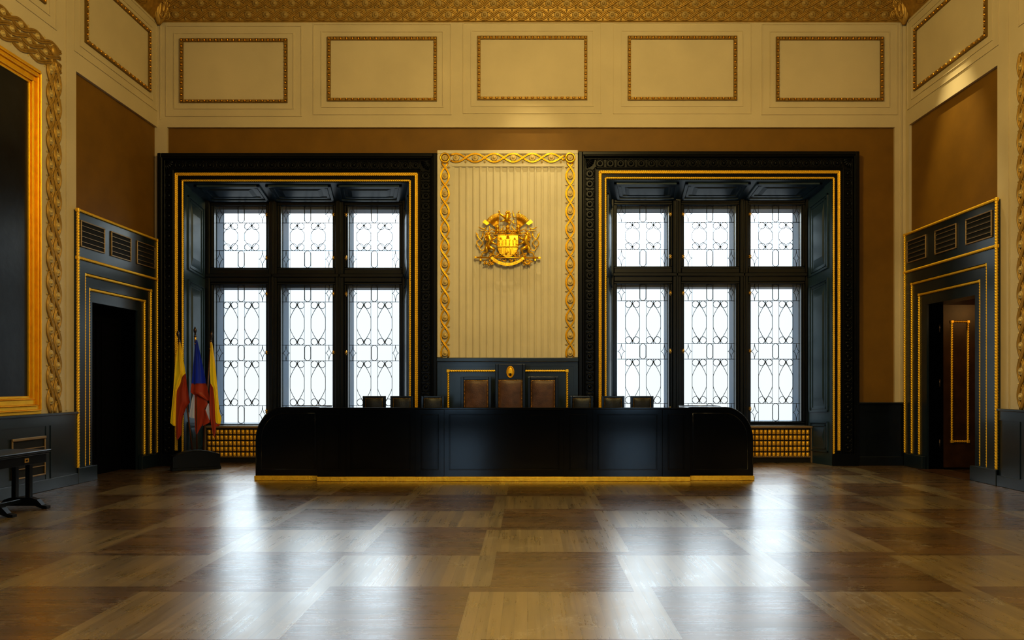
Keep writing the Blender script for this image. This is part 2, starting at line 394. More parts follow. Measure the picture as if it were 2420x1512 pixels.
# side walls (cloth core) with door openings
DLd = .05   # how far the door surrounds stand out
def LYd(px): return LY(px, DLd)
def RYd(px): return RY(px, DLd)
LD = dict(y0=LY(218, -.014), y1=LY(325, -.014), z=2.80); RD = dict(y0=RY(2304, -.014), y1=RY(2190, -.014), z=2.90)
b = MB()
for (y0, y1, z0, z1) in ((YF, LD['y0'], 0, ZC), (LD['y1'], YB + .05, 0, ZC), (LD['y0'], LD['y1'], LD['z'], ZC)):
    b.box(XL - .3, XL - .05, y0, y1, z0, z1)
struct(b.build('wall_left', 'ochre'), 'left side wall with door, painting and brown cloth panel', 'wall')
b = MB()
for (y0, y1, z0, z1) in ((YF, RD['y0'], 0, ZC), (RD['y1'], YB + .05, 0, ZC), (RD['y0'], RD['y1'], RD['z'], ZC)):
    b.box(XR + .05, XR + .3, y0, y1, z0, z1)
struct(b.build('wall_right', 'ochre'), 'right side wall with open door and brown cloth panel', 'wall')
b = MB(); b.box(XL - .3, XR + .3, YF - .2, YF, 0, ZC); struct(b.build('wall_front', 'cream'), 'cream wall behind the viewer', 'wall')

# plaster layers
ZFR = 6.165
def panel_lines(mb, a0, a1, b0, b1):     # two shallow fillets around a frieze field
    for k, e in enumerate((.27, .125)):
        mb.ring(a0 - e, a1 + e, b0 - e * .93, b1 + e * .93, .018, 0, .013)
GP = [(427, 679, 93, 243), (775, 1032, 89, 239), (1129, 1387, 87, 236), (1484, 1740, 87, 237), (1834, 2086, 89, 239)]
b = MB(Tback(YB)); b.box(XL - .05, XR + .05, ZFR, ZC, -.05, 0)
b.box(XL - .05, PX(395, YB), 1.0, ZFR, -.05, 0); b.box(PX(2115, YB), XR + .05, 1.1, ZFR, -.05, 0)
for (x0, x1, y0, y1) in GP: panel_lines(b, PX(x0, YB), PX(x1, YB), PZ(y1, YB), PZ(y0, YB))
b.box(XR - .10, XR - .075, 1.1, 8.1, 0, .02); b.box(XL + .05, XL + .07, 6.3, 8.1, 0, .012)
struct(b.build('trim_1', 'cream'), 'cream plaster frieze with five framed fields along the end wall', 'trim')
b = MB(Tleft()); yl = LY(180)
b.box(YF, YB, ZFR, ZC, -.05, 0); b.box(YF, yl, .9, ZFR, -.05, 0)
b.box(LY(155), LY(155) + .03, 1.1, ZC - .4, 0, .015)
panel_lines(b, LY(200), LY(352), 6.70, 7.79); panel_lines(b, 4.4, LY(104), 6.80, 7.79)
struct(b.build('trim_2', 'cream'), 'cream plaster of the left wall', 'trim')
b = MB(Tright()); yr = RY(2357)
b.box(YF, YB, ZFR, ZC, -.05, 0); b.box(YF, yr, .9, ZFR, -.05, 0); b.box(RY(2148), YB, 1.0, ZFR, -.05, 0)
b.box(RY(2385), RY(2385) + .03, 1.1, ZC - .4, 0, .015)
panel_lines(b, RY(2334), RY(2163), 6.70, 7.79); panel_lines(b, 4.4, 10.2, 6.75, 7.79)
struct(b.build('trim_3', 'cream'), 'cream plaster of the right wall', 'trim')

# gilded bead frames in the frieze
def bead_frame(T, a0, a1, b0, b1, label, group, sides='tblr', nh=18, nv=10):
    mb = MB(T); w = .052
    mb.ring(a0, a1, b0, b1, w, 0, .022, 0)
    mb.ring(a0 - .006, a1 + .006, b0 - .006, b1 + .006, .012, 0, .034, 0)
    h = w / 2
    def row(p, q, n):
        for i in range(n):
            t = (i + .0) / n; x = p[0] + (q[0] - p[0]) * t; y = p[1] + (q[1] - p[1]) * t
            mb.ell((x, y, .03), (.021, .021, .024), 8, 6, 1)
            dx, dy = (q[0] - p[0]) / n, (q[1] - p[1]) / n
            for k in (.36, .5, .64):
                L_ = .006
                if abs(dx) > abs(dy): mb.box(x + dx * k - L_, x + dx * k + L_, y - .022, y + .022, .02, .04, 2)
                else: mb.box(x - .022, x + .022, y + dy * k - L_, y + dy * k + L_, .02, .04, 2)
    row((a0 + h, b1 - h), (a1 - h, b1 - h), nh); row((a1 - h, b1 - h), (a1 - h, b0 + h), nv)
    row((a1 - h, b0 + h), (a0 + h, b0 + h), nh); row((a0 + h, b0 + h), (a0 + h, b1 - h), nv)
    o = mb.build('gilded_bead_frame', ['bead_dark', 'bead', 'old_gold']); return tag(o, label, 'wall frame', group)
nm = ['leftmost of the five gilded bead frames on the end wall frieze', 'second gilded bead frame from the left on the end wall frieze',
      'middle gilded bead frame of the frieze, straight above the gold coat of arms', 'fourth gilded bead frame from the left on the end wall frieze',
      'rightmost of the five gilded bead frames on the end wall frieze']
for (x0, x1, y0, y1), t in zip(GP, nm):
    bead_frame(Tback(YB), PX(x0, YB), PX(x1, YB), PZ(y1, YB), PZ(y0, YB), t, 'gilded bead frames in the frieze')
bead_frame(Tleft(), LY(200), LY(353), 6.70, 7.79, 'gilded bead frame high on the left wall above the dark doorway', 'gilded bead frames in the frieze', nh=16)
bead_frame(Tleft(), 4.4, LY(104), 6.80, 7.79, 'gilded bead frame high on the left wall above the big painting', 'gilded bead frames in the frieze', nh=44)
bead_frame(Tright(), RY(2334), RY(2163), 6.70, 7.79, 'gilded bead frame high on the right wall above the open doorway', 'gilded bead frames in the frieze', nh=16)

# cornice: slanting bands of guilloche under the ceiling
CR = [(YB - 0.03, 8.10), (YB - .11, 8.275), (YB - .20, 8.43), (YB - .33, 8.62)]
b = MB()
prof = [(0, 8.08), (.03, 8.10), (.11, 8.275), (.20, 8.43), (.33, 8.62), (0, 8.62)]
def sweep(mb, fn, s0, s1, mitre0=0., mitre1=0.):
    n = len(prof); vs = [fn(s0 + d * mitre0, z, d) for d, z in prof] + [fn(s1 - d * mitre1, z, d) for d, z in prof]
    mb.add(vs, [list(range(n)), list(range(n, 2 * n))] + [[i, (i + 1) % n, n + (i + 1) % n, n + i] for i in range(n)], False, 0)
sweep(b, lambda s_, z, d: (s_, YB - d, z), XL, XR, 1, 1)
sweep(b, lambda s_, z, d: (XL + d, s_, z), YF, YB, 0, 1)
sweep(b, lambda s_, z, d: (XR - d, s_, z), YF, YB, 0, 1)
XCa, XCb = PX(398, YB), PX(2108, YB)
for k in range(3):
    d0, z0 = prof[k + 1]; d1, z1 = prof[k + 2]
    nv = Vector((-(z1 - z0), 0, 0))
    L2 = math.hypot(d1 - d0, z1 - z0); nd, nz = (z1 - z0) / L2, -(d1 - d0) / L2     # outward normal in (d,z)
    wd = L2 * .96
    def S(kind):
        def f(a, b_, h):
            t = b_ / L2; d = d0 + (d1 - d0) * t + nd * h; z = z0 + (z1 - z0) * t + nz * h
            if kind == 'b': return (a, YB - d, z)
            if kind == 'l': return (XL + d, a, z)
            return (XR - d, a, z)
        return f
    n = 40; ph = .5 * (k % 2)
    b.T = None
    guilloche(b, (XCa, L2 / 2), (XCb, L2 / 2), wd, .335, 0, ph, 0, 1, r=.020, n=n, surf=S('b'))
    for kd in 'lr':
        guilloche(b, (9.6, L2 / 2), (YB - .55, L2 / 2), wd, .335, 0, ph, 0, 1, r=.020, surf=S(kd))
    # scroll ends
    for xe in (XCa - .02, XCb + .02):
        for rr in (.085, .055, .028):
            b.tube([S('b')(xe + rr * math.cos(t * PI / 6), L2 / 2 + rr * math.sin(t * PI / 6), .02) for t in range(12)], .017, 6, 0, closed=True)
struct(b.build('trim_4', ['old_gold', 'old_gold2']), 'gilded cornice with rows of interlaced ribbons and rosettes under the ceiling', 'cornice')
for xc, sx, lab in ((XL, 1, 'gilded acanthus leaf in the upper left corner of the room'), (XR, -1, 'gilded acanthus leaf in the upper right corner of the room')):
    mb = MB()
    def L_(s_, z, out): return (xc + sx * (.04 + s_ + out * .7), YB - .04 - out * .7, z)
    for k, (off, top, wd) in enumerate(((0.0, 8.5, .055), (.07, 8.45, .04), (-.03, 8.45, .04), (.13, 8.4, .032), (-.06, 8.38, .03))):
        pts = []; rs = []
        for i in range(11):
            t = i / 10; z = 8.02 + (top - 8.02) * t
            pts.append((xc + sx * (.05 + .10 * t + off * math.sin(PI * t * .8)), YB - .05 - .10 * t - .02 * math.sin(PI * t) + min(off, 0) * math.sin(PI * t * .8), z)); rs.append(wd * (.35 + .9 * math.sin(PI * (.12 + .8 * t))))
        mb.tube(pts, rs, 7, 0)
    for k in range(4):
        mb.tube([(xc + sx * (.16 + .05 * k + .04 * math.cos(t)), YB - .14 - .01 * k, 8.14 + .09 * k + .04 * math.sin(t)) for t in [q * PI / 5 for q in range(10)]], .014, 6, 0, closed=True)
    tag(mb.build('acanthus_ornament', 'old_gold'), lab, 'ornament', 'corner leaves of the cornice')

# wainscot
def wains(mb, a0, a1, h, d, plinth=.16):
    mb.box(a0, a1, 0, h - .03, -.06, d - .02); mb.box(a0, a1, h - .035, h, -.06, d + .02, bev=.008); mb.box(a0, a1, h - .17, h - .035, -.06, d - .008)
    mb.box(a0, a1, 0, plinth, -.06, d + .012, bev=.006)
b = MB(Tback(YB)); wains(b, PX(2030, YS), XR, 1.15, .05); 
x = PX(2030, YS)
struct(b.build('trim_5', 'black'), 'black wainscot at the right end of the end wall', 'wainscot')
b = MB(Tleft()); y1 = LYd(183) - .01
wains(b, YF, y1, 1.075, .06); yv0, yv1 = LY(22, .06), LY(111, .06)
b.box(yv1, yv1 + .014, .16, .90, .03, .047)
b.box(yv1 + .10, y1, .14, .905, .03, .05)
struct(b.build('trim_6', 'blue'), 'black wainscot with painted-in blue daylight below the big painting', 'wainscot')
b = MB(Tright()); y1 = RYd(2356) - .01
wains(b, YF, y1, 1.13, .05); b.box(y1 - .48, y1 - .44, .16, .96, .0, .04)
struct(b.build('trim_7', 'blue'), 'black wainscot with painted-in blue daylight at the right edge beside the open doorway', 'wainscot')

# ================================================================ WINDOWS
def lead_work(mb, x0, x1, z0, z1, tall):
    W, H = x1 - x0, z1 - z0
    fx = [.157, .440, .573, .860]; X = lambda f: x0 + f * W; Zt = lambda f: z1 - f * H
    hs = [.123, .434, .548, .870] if tall else [.278, .722]
    rows = [(0, .123), (.434, .548), (.870, 1.)] if tall else [(0, .278), (.722, 1.)]
    cells = [(.123, .434), (.548, .870)] if tall else [(.278, .722)]
    r = .0066
    for h in hs: mb.tube([(x0, Zt(h), 0), (x1, Zt(h), 0)], r, 4)
    for f in fx: mb.tube([(X(f), z0, 0), (X(f), z1, 0)], r * .55, 4)
    for (t0, t1) in rows:
        a, bb = X(.447), X(.566); zc0, zc1 = Zt(t1) + .004, Zt(t0) - .004; rr = (bb - a) / 2; cx = (a + bb) / 2
        pts = [(cx + rr * math.cos(PI * i / 8), zc1 - rr + rr * math.sin(PI * i / 8), 0) for i in range(9)] + [(cx + rr * math.cos(PI + PI * i / 8), zc0 + rr + rr * math.sin(PI + PI * i / 8), 0) for i in range(9)]
        mb.tube(pts, r, 4, closed=True)
        for (f0, f1) in ((.0, .157), (.86, 1.)):
            cx, hw = (X(f0) + X(f1)) / 2, (X(f1) - X(f0)) / 2; cz, hh = (Zt(t0) + Zt(t1)) / 2, (Zt(t0) - Zt(t1)) / 2
            for sx in (1, -1):
                for sz in (1, -1):
                    pts = []
                    for i in range(7):
                        th = PI / 2 * i / 6
                        pts.append((cx + sx * hw * (1 - math.sin(th)) , cz + sz * hh * (1 - math.cos(th)), 0))
                    mb.tube(pts, r * .8, 4)
    for (t0, t1) in cells:
        for (f0, f1) in ((.157, .44), (.573, .86)):
            a, bb = X(f0), X(f1); w = bb - a; cx = (a + bb) / 2; zt, zb = Zt(t0), Zt(t1); rr = w / 4 * .95
            for ex in (a + rr, bb - rr):
                for ez in (zt - rr, zb + rr):
                    mb.tube([(ex + rr * math.cos(2 * PI * i / 16), ez + rr * math.sin(2 * PI * i / 16), 0) for i in range(16)], r, 4, closed=True)
            for sx in (1, -1):
                pts = []
                for i in range(17):
                    t = i / 16; s_ = math.sin(PI * t); s_ = s_ ** 1.25 * (1.12 if s_ < 1 else 1); s_ = min(1., s_)
                    pts.append((cx + sx * w / 2 * s_, zt - rr * .5 + (zb - zt + rr) * t, 0))
                mb.tube(pts, r * .9, 4)
            for z_ in ((zt, zt - rr), (zb, zb + rr)): mb.tube([(cx, z_[0], 0), (cx, z_[1], 0)], r * 1.1, 4)
            for z_ in (zt - rr, zb + rr): mb.ell((cx, z_, 0), (.011, .011, .006), 6, 4)

HINGE = [[(0, 'r'), (1, 'r'), (2, 'l')], [(0, 'r'), (1, 'l'), (2, 'l')]]
for wi, w in enumerate(WIN):
    cxw = (w['hx0'] + w['hx1']) / 2
    root = struct(empty('window_%d' % (wi + 1), (cxw, YS, 0)), ('tall leaded window left of the coat of arms, flags before it', 'tall leaded window right of the coat of arms')[wi], 'window')
    ox0, ox1, oz = PX(w['o'][0], YS), PX(w['o'][1], YS), PZ(w['o'][2], YS)
    hx0, hx1, hz = w['hx0'], w['hx1'], w['hz']
    # surround: stepped bands around the opening
    mb = MB(Tback(YS))
    def band(e0, e1, d0, d1, bev=0.):      # e = distance in from outer edge
        sx = (hx0 - ox0); sx2 = (ox1 - hx1); sz = (oz - hz)
        f0, f1 = e0, e1
        l0, l1 = ox0 + sx * f0, ox0 + sx * f1; r0, r1 = ox1 - sx2 * f0, ox1 - sx2 * f1; t0, t1 = oz - sz * f0, oz - sz * f1
        mb.box(l0, l1, 0, t0, d0, d1, 0, bev); mb.box(r1, r0, 0, t0, d0, d1, 0, bev); mb.box(l1, r1, t1, t0, d0, d1, 0, bev)
        return (l0 + l1) / 2, (r0 + r1) / 2, (t0 + t1) / 2
    band(0, 1, -.3, -.03); band(0, .14, -.05, .03, .01); band(.14, .2, -.05, .045, .012); band(.22, .26, -.05, .0, .008); band(.56, .62, -.05, .03, .012); band(.62, 1, -.05, -.005)
    mb.box(ox0 + .02, hx0, 0, .22, -.05, .035); mb.box(hx1, ox1 - .02, 0, .22, -.05, .035)
    mb.build('surround', 'carved', root)
    # carved band
    cb = MB(Tback(YS)); f = .40; lx = ox0 + (hx0 - ox0) * f; rx = ox1 - (ox1 - hx1) * f; tz = oz - (oz - hz) * f
    def rose(x_, z_, a_):
        cb.tube([(x_ + .072 * math.cos(2 * PI * i / 14), z_ + .072 * math.sin(2 * PI * i / 14), -.02) for i in range(14)], .012, 5, closed=True)
        cb.ell((x_, z_, -.025), (.036, .036, .034), 9, 5)
        for k in range(4):
            th = a_ + PI / 4 + k * PI / 2; cb.ell((x_ + .088 * math.cos(th), z_ + .088 * math.sin(th), -.025), (.026, .012, .02), 6, 4, rot=th)
    n = int(round((tz - .35) / .185))
    for i in range(1, n + 1):
        z_ = tz - i * (tz - .32) / n
        rose(lx, z_, 0); rose(rx, z_, 0)
    n2 = int(round((rx - lx) / .185))
    for i in range(1, n2): rose(lx + (rx - lx) * i / n2, tz, 0)
    for x_, s_ in ((lx, 1), (rx, -1)):
        for k in range(5):
            th = (-.2 - .28 * k) if s_ > 0 else (PI + .2 + .28 * k)
            cb.tube([(x_ - s_ * .08, tz + .08, -.02), (x_ - s_ * .08 + .17 * math.cos(th), tz + .08 + .17 * math.sin(th), -.01)], [.008, .02], 5)
    cb.build('carved_band', 'carved', root)
    # gilded ropes
    zb1, zb2 = .24, .17
    for (rx0, rx1, ry), rr, kk, zb in ((w['r1'], .017, 2, .28), (w['r2'], .019, 1, .17)):
        rp = MB(Tback(YS)); a, c_, t_ = PX(rx0, YS), PX(rx1, YS), PZ(ry, YS)
        offs = (-.013, .013) if kk == 2 else (0,)
        for o_ in offs:
            for (p, q) in (((a + o_, zb, .012), (a + o_, t_ - o_, .012)), ((a + o_, t_ - o_, .012), (c_ - o_, t_ - o_, .012)), ((c_ - o_, zb, .012), (c_ - o_, t_ - o_, .012))):
                rp.rope(p, q, rr, .038, 7)
        rp.build('rope_molding', 'gold_rope', root)
    # reveal: splayed panelled sides and coffered soffit
    px0, px1, pz = w['px0'], w['px1'], w['pz']; Yf, Yb = YS + .01, YW
    rv = MB()
    def quadT(P00, P10, P11, P01, nrm):
        P00, P10, P11, P01, nrm = map(Vector, (P00, P10, P11, P01, nrm))
        return lambda a, b_, d: tuple(P00.lerp(P10, a).lerp(P01.lerp(P11, a), b_) + nrm * d)
    L = quadT((hx0, Yf, 0), (px0, Yb, 0), (px0, Yb, pz), (hx0, Yf, hz), (1, 0, 0))
    R = quadT((hx1, Yf, 0), (px1, Yb, 0), (px1, Yb, pz), (hx1, Yf, hz), (-1, 0, 0))
    Tp = quadT((hx0, Yf, hz), (hx1, Yf, hz), (px1, Yb, pz), (px0, Yb, pz), (0, 0, -1))
    for T_ in (L, R):
        rv.T = T_; rv.box(0, 1, 0, 1, -.02, 0)
        for (b0, b1) in ((.045, .155), (.19, .665), (.70, .965)):
            rv.ring(.18, .82, b0, b1, .0, 0, 0) if 0 else None
            wa, wb = .07, .07 * (Yb - Yf) / hz
            for (e, hgt) in ((0, .022), (1, .012)):
                a0, a1, c0, c1 = .14 + e * .08, .86 - e * .08, b0 + e * .011, b1 - e * .011
                rv.box(a0, a1, c0, c0 + wb * .6, 0, hgt); rv.box(a0, a1, c1 - wb * .6, c1, 0, hgt); rv.box(a0, a0 + wa * .6, c0, c1, 0, hgt); rv.box(a1 - wa * .6, a1, c0, c1, 0, hgt)
            rv.raised(.30, .70, b0 + .022, b1 - .022, 0, .018, .03)
    rv.T = Tp; rv.box(0, 1, 0, 1, -.02, 0)
    for k in range(3):
        a0, a1 = .03 + k * .323, .03 + k * .323 + .295
        for (e, hgt) in ((0, .03), (1, .015)):
            p0, p1, q0, q1 = a0 + e * .018, a1 - e * .018, .12 + e * .1, .88 - e * .1
            rv.box(p0, p1, q0, q0 + .06, 0, hgt); rv.box(p0, p1, q1 - .06, q1, 0, hgt); rv.box(p0, p0 + .012, q0, q1, 0, hgt); rv.box(p1 - .012, p1, q0, q1, 0, hgt)
        rv.raised(a0 + .045, a1 - .045, .32, .68, 0, .02, .02)
    rv.build('reveal', 'reveal', root)
    # main frame at the window plane
    gx, gz = w['gx'], w['gz']; sw = .075
    mb = MB()
    xe = [px0 - .25] ; bars = [(px0 - .25, gx[0][0] - sw), (gx[0][1] + sw, gx[1][0] - sw), (gx[1][1] + sw, gx[2][0] - sw), (gx[2][1] + sw, px1 + .25)]
    zl, zh = .60, hz + .1
    for a, c_ in bars: mb.box(a, c_, YW - .06, YG + .06, zl, zh, bev=.012)
    hb = [(zl, gz[1][0] - sw * .6), (gz[1][1] + sw * .5, gz[0][0] - sw * .5), (gz[0][1] + sw * .4, zh)]
    for z0, z1 in hb:
        for k in range(3): mb.box(gx[k][0] - sw, gx[k][1] + sw, YW - .045, YG + .05, z0, z1, bev=.012)
    mid = (hb[1][0] + hb[1][1]) / 2
    mb.box(px0, px1, YW - .085, YW - .04, mid - .035, mid + .035, bev=.012)
    for (g0, g1) in zip(gx[:-1], gx[1:]):
        cx = (g0[1] + g1[0]) / 2; mb.box(cx - .022, cx + .022, YW - .085, YW - .04, zl, pz, bev=.01)
    mb.box(px0 - .02, px1 + .02, YW - .10, YG, .60, .705, bev=.012)
    mb.build('window_frame', 'black', root)
    # outer embrasure timber, seen through the glass
    ob = MB(); Yi = YG + .06
    ob.box(px0 - .3, gx[0][0], Yi, Yi + .34, zl, zh); ob.box(gx[2][1], px1 + .3, Yi, Yi + .34, zl, zh)
    for k in (0, 1): ob.box(gx[k][1], gx[k + 1][0], Yi, Yi + .34, zl, zh)
    for (z0, z1) in ((zl - .1, gz[1][0]), (gz[1][1] - .05, gz[0][0]), (gz[0][1] - .06, zh)):
        for k in range(3): ob.box(gx[k][0], gx[k][1], Yi, Yi + .34, z0, z1)
    ob.build('outer_frame', 'jamb', root)
    for k in range(3):
        for j in range(2):
            (x0, x1), (z0, z1) = gx[k], gz[j]
            s_ = MB(); s_.T = lambda a, b_, d: (a, d, b_)
            s_.ring(x0 - sw, x1 + sw, z0 - sw * .6, z1 + sw * .5, sw * .55, YW - .02, YG + .05, bev=.008)
            s_.ring(x0 - sw * .45, x1 + sw * .45, z0 - sw * .3, z1 + sw * .3, sw * .3, YW - .0, YG + .04, bev=.006)
            so = s_.build('sash', 'black', root)
            g = MB(); g.box(x0 - .01, x1 + .01, YG - .003, YG + .003, z0 - .01, z1 + .01); g.build('glass_pane', 'glass', so)
            lw = MB(lambda a, b_, d: (a, YG - .006 + d, b_)); lead_work(lw, x0, x1, z0, z1, j == 1); lw.build('lead_tracery', 'lead', so)
            side = dict(HINGE[wi])[k]; hx = x1 + .035 if side == 'r' else x0 - .035
            zz = [z1 - (z1 - z0) * q for q in ((.16, .85) if j == 0 else (.07, .49, .91))]
            for z_ in zz:
                h = MB(); h.T = lambda a, b_, d: (a, YW - .03 - d, b_)
                h.lathe((hx, z_, 0), [(.001, 0), (.012, 0), (.012, .02), (.001, .022)], 8)
                h.tube([(hx, z_ - .045, .012), (hx, z_ + .045, .012)], .012, 7)
                h.box(hx - .026, hx + .026, z_ - .02, z_ - .008, 0, .012); h.box(hx - .026, hx + .026, z_ + .01, z_ + .022, 0, .012)
                h.build('hinge', 'brass', so)

# radiator covers under the windows
for wi, w in enumerate(WIN):
    x0, x1 = (w['px0'] - .0, w['px1'] + .10)
    if wi == 1: x1 = PX(1920, 14.04)
    else: x0 = PX(483, 14.04)
    Yc = 14.04; root = empty('radiator_cover', ((x0 + x1) / 2, Yc, 0))
    tag(root, ('radiator cover of gilded studs under the left window, behind the flags', 'radiator cover of gilded studs under the right window')[wi], 'radiator cover', 'radiator covers under the windows')
    mb = MB(Tback(Yc)); zt = PZ(1006, Yc)
    mb.box(x0, x1, zt - .045, zt, -.14, .03, bev=.01)
    mb.box(x0, x0 + .035, 0, zt - .04, -.02, .015, bev=.006); mb.box(x1 - .035, x1, 0, zt - .04, -.02, .015, bev=.006)
    mb.box(x0, x1, .10, .13, -.02, .0)
    mb.build('frame', 'vent_edge', root)
    gb = MB(Tback(Yc)); gb.box(x0 + .02, x1 - .02, 0, zt - .045, -.08, -.02, 0)
    n = int((x1 - x0 - .09) / .0795); zz0, zz1 = PZ(1081, Yc), PZ(1014, Yc); ph = (zz1 - zz0) / 5
    for i in range(n):
        xa = x0 + .045 + i * (x1 - x0 - .09) / n
        for j in range(5):
            za = zz0 + j * ph
            gb.box(xa + .008, xa + .070, za + .010, za + ph - .010, -.02, .0, 1, bev=.008)
            gb.ell((xa + .039, za + ph / 2, -.004), (.028, .042, .020), 10, 6, 1)
    gb.build('stud_grille', ['vent_dark', 'stud'], root)

# ================================================================ CENTRE PANEL + COAT OF ARMS
YP = YB - .10
x0, x1, zt, zb = PX(1033, YP), PX(1366, YP), PZ(355, YP), PZ(845, YP)
root = empty('wall_panel', ((x0 + x1) / 2, YP, zb)); tag(root, 'tall cream fluted wall panel with gold ribbon border between the windows', 'wall panel')
mb = MB(Tback(YP)); mb.box(x0, x1, zb, zt, -.12, -.03); mb.ring(x0, x1, zb - .07, zt, .07, -.1, .012, bev=.01)
ux0, ux1, uz = PX(1071, YP), PX(1330, YP), PZ(391, YP)
mb.box(x0 + .06, ux0, zb, zt - .06, -.1, -.012); mb.box(ux1, x1 - .06, zb, zt - .06, -.1, -.012); mb.box(ux0, ux1, uz, zt - .06, -.1, -.012)
mb.box(ux0 - .02, ux1 + .02, uz - .02, uz + .02, -.03, .004)
mb.build('field', 'cream_flute', root)
mb = MB(Tback(YP)); nfl = 16; pw = (ux1 - ux0) / nfl
def flute(s_, t):
    u = s_ * nfl; k = min(int(u), nfl - 1); f = u - k
    d = -.012 if (f < .07 or f > .93) else -.012 - .026 * math.sin(PI * (f - .07) / .86) ** .8
    return (ux0 + s_ * (ux1 - ux0), zb + t * (uz - zb), d)
mb.grid(flute, nfl * 14, 1, smooth=False)
for p_ in range(len(mb.sm)): mb.sm[p_] = False
mb.build('fluted_panel', 'cream_flute', root, recalc=False)
mb = MB(Tback(YP)); cxl, cxr, czt = PX(1051.5, YP), PX(1347.5, YP), PZ(373, YP)
wg = .175
guilloche(mb, (cxl + .0, czt - .09), (cxl, zb + .0), wg, .335, 0., .75, 0, 1, r=.0135, n=11)
guilloche(mb, (cxr + .0, czt - .09), (cxr, zb + .0), wg, .335, 0., .75, 0, 1, r=.0135, n=11)
guilloche(mb, (cxl + .1, czt), (cxr - .1, czt), wg, .335, 0., .2, 0, 1, r=.0135, n=6.4 and 6)
for cx_ in (cxl, cxr):
    mb.lathe((cx_, czt, 0), [(.06, 0), (.055, .02), (.035, .03), (.03, .018), (.02, .035), (.001, .036)], 14, 1)
    mb.tube([(cx_ + .08 * math.cos(i * PI / 8), czt + .08 * math.sin(i * PI / 8), .01) for i in range(16)], .018, 6, 0, closed=True)
mb.build('ribbon_border', ['gold', 'ros'], root)

# lower dark panel
mb = MB(Tback(YP)); mb.box(x0, x1, 0, zb - .07, -.1, -.02); mb.box(x0 - .01, x1 + .01, zb - .075, zb - .0, -.1, .03, bev=.01)
ra, rb, rt = PX(1059, YP), PX(1340, YP), PZ(876.5, YP)
mb.ring(x0 + .05, x1 - .05, .1, zb - .12, .03, -.03, -.01)
pnl = struct(mb.build('trim_8', 'blue'), 'black panelling with painted-in blue daylight behind the three tall leather chairs', 'wainscot')
rp = MB(Tback(YP)); rp.rope((ra, .6, .0), (ra, rt, .0), .02, .042); rp.rope((ra, rt, .0), (rb, rt, .0), .02, .042); rp.rope((rb, rt, .0), (rb, .6, .0), .02, .042)
for q in (ra, rb): rp.box(q - .028, q + .028, rt - .028, rt + .028, -.02, .03, bev=.006)
rp.build('rope_molding', 'gold_rope', pnl)

# coat of arms, modelled in a flat local plane (units: drawing units k)
k = .007723 / 8.895 * (YP - .02) / YB; CX0, CZ0 = PX(1200.2, YP), PZ(581, YP)
def TA(a, b_, d): return (CX0 + (a - 890) * k, YP - d * k, CZ0 - (b_ - 900) * k)
arms = empty('coat_of_arms', (CX0, YP, CZ0 - .35)); tag(arms, 'gilded relief coat of arms with castle shield and two lions on the fluted panel', 'coat of arms')
def A(): return MB(TA)
mb = A()
sh = [(680, 690), (760, 682), (890, 690), (1020, 682), (1105, 690), (1106, 800), (1106, 900)] + [(890 + 216 * math.cos(t), 905 + 235 * math.sin(t)) for t in [i * PI / 20 for i in range(1, 20)]] + [(676, 900), (677, 800)]
mb.prism(sh, 20, 66)
cen = (891, 890, 76); hub = [(891 + (a - 891) * .72, 890 + (b_ - 890) * .72, 74) for a, b_ in sh]; n_ = len(sh)
mb.add([(a, b_, 66) for a, b_ in sh] + hub + [cen], [(i, (i + 1) % n_, n_ + (i + 1) % n_, n_ + i) for i in range(n_)] + [(n_ + i, n_ + (i + 1) % n_, 2 * n_) for i in range(n_)], True)
for yy in (960, 1000, 1040, 1080):
    for xx in (715, 745, 800, 975, 1025, 1065): mb.box(xx - 11, xx + 11, yy - 2, yy + 2, 70, 80)
for xx in (787, 992): mb.box(xx - 14, xx + 14, 940, 1090, 66, 92, bev=5)
mb.tube([(a, b_, 70) for a, b_ in sh], 8, 6, closed=True)
for cx_, w_, top, rf in ((745, 44, 790, 728), (890, 58, 775, 698), (1035, 44, 790, 728)):
    mb.box(cx_ - w_, cx_ + w_, top, 912, 70, 92, bev=4); mb.box(cx_ - w_ - 10, cx_ + w_ + 10, top - 4, top + 8, 70, 100)
    tw = 22 if cx_ == 890 else 3
    mb.add([(cx_ - w_ * .85, top - 6, 70), (cx_ + w_ * .85, top - 6, 70), (cx_ + tw, rf, 70), (cx_ - tw, rf, 70), (cx_, top - 10, 118), (cx_, rf + 4, 84)], [(0, 4, 5, 3), (4, 1, 2, 5), (0, 1, 4), (3, 5, 2), (0, 3, 2, 1)], False)
    for j in range(5): mb.box(cx_ - w_ + 4 + j * (2 * w_ - 16) / 4, cx_ - w_ + 12 + j * (2 * w_ - 16) / 4, top + 8, top + 18, 90, 104)
    for q in (-.62, .62): mb.tube([(cx_ + q * w_, top + 12, 92), (cx_ + q * w_, 905, 92)], 9, 6)
    mb.box(cx_ - 22, cx_ + 22, 820, 870, 92, 97); mb.box(cx_ - 3, cx_ + 3, 820, 870, 97, 102); mb.box(cx_ - 22, cx_ + 22, 842, 848, 97, 102)
mb.box(672, 1112, 918, 936, 70, 108, bev=5)
for i in range(15): mb.box(690 + i * 27.5, 704 + i * 27.5, 902, 918, 70, 96)
mb.box(770, 776, 936, 1090, 68, 78); mb.box(1000, 1006, 936, 1090, 68, 78)
gate = [(838 + 0, 1100), (838, 1000)] + [(890 - 52 * math.cos(t), 1000 - 55 * math.sin(t)) for t in [i * PI / 10 for i in range(1, 10)]] + [(942, 1000), (942, 1100)]
mb.tube([(a, b_, 74) for a, b_ in gate], 7, 6)
for i in range(3): mb.box(850 + i * 30, 854 + i * 30, 960, 1010, 70, 76)
mb.box(845, 935, 985, 990, 70, 77)
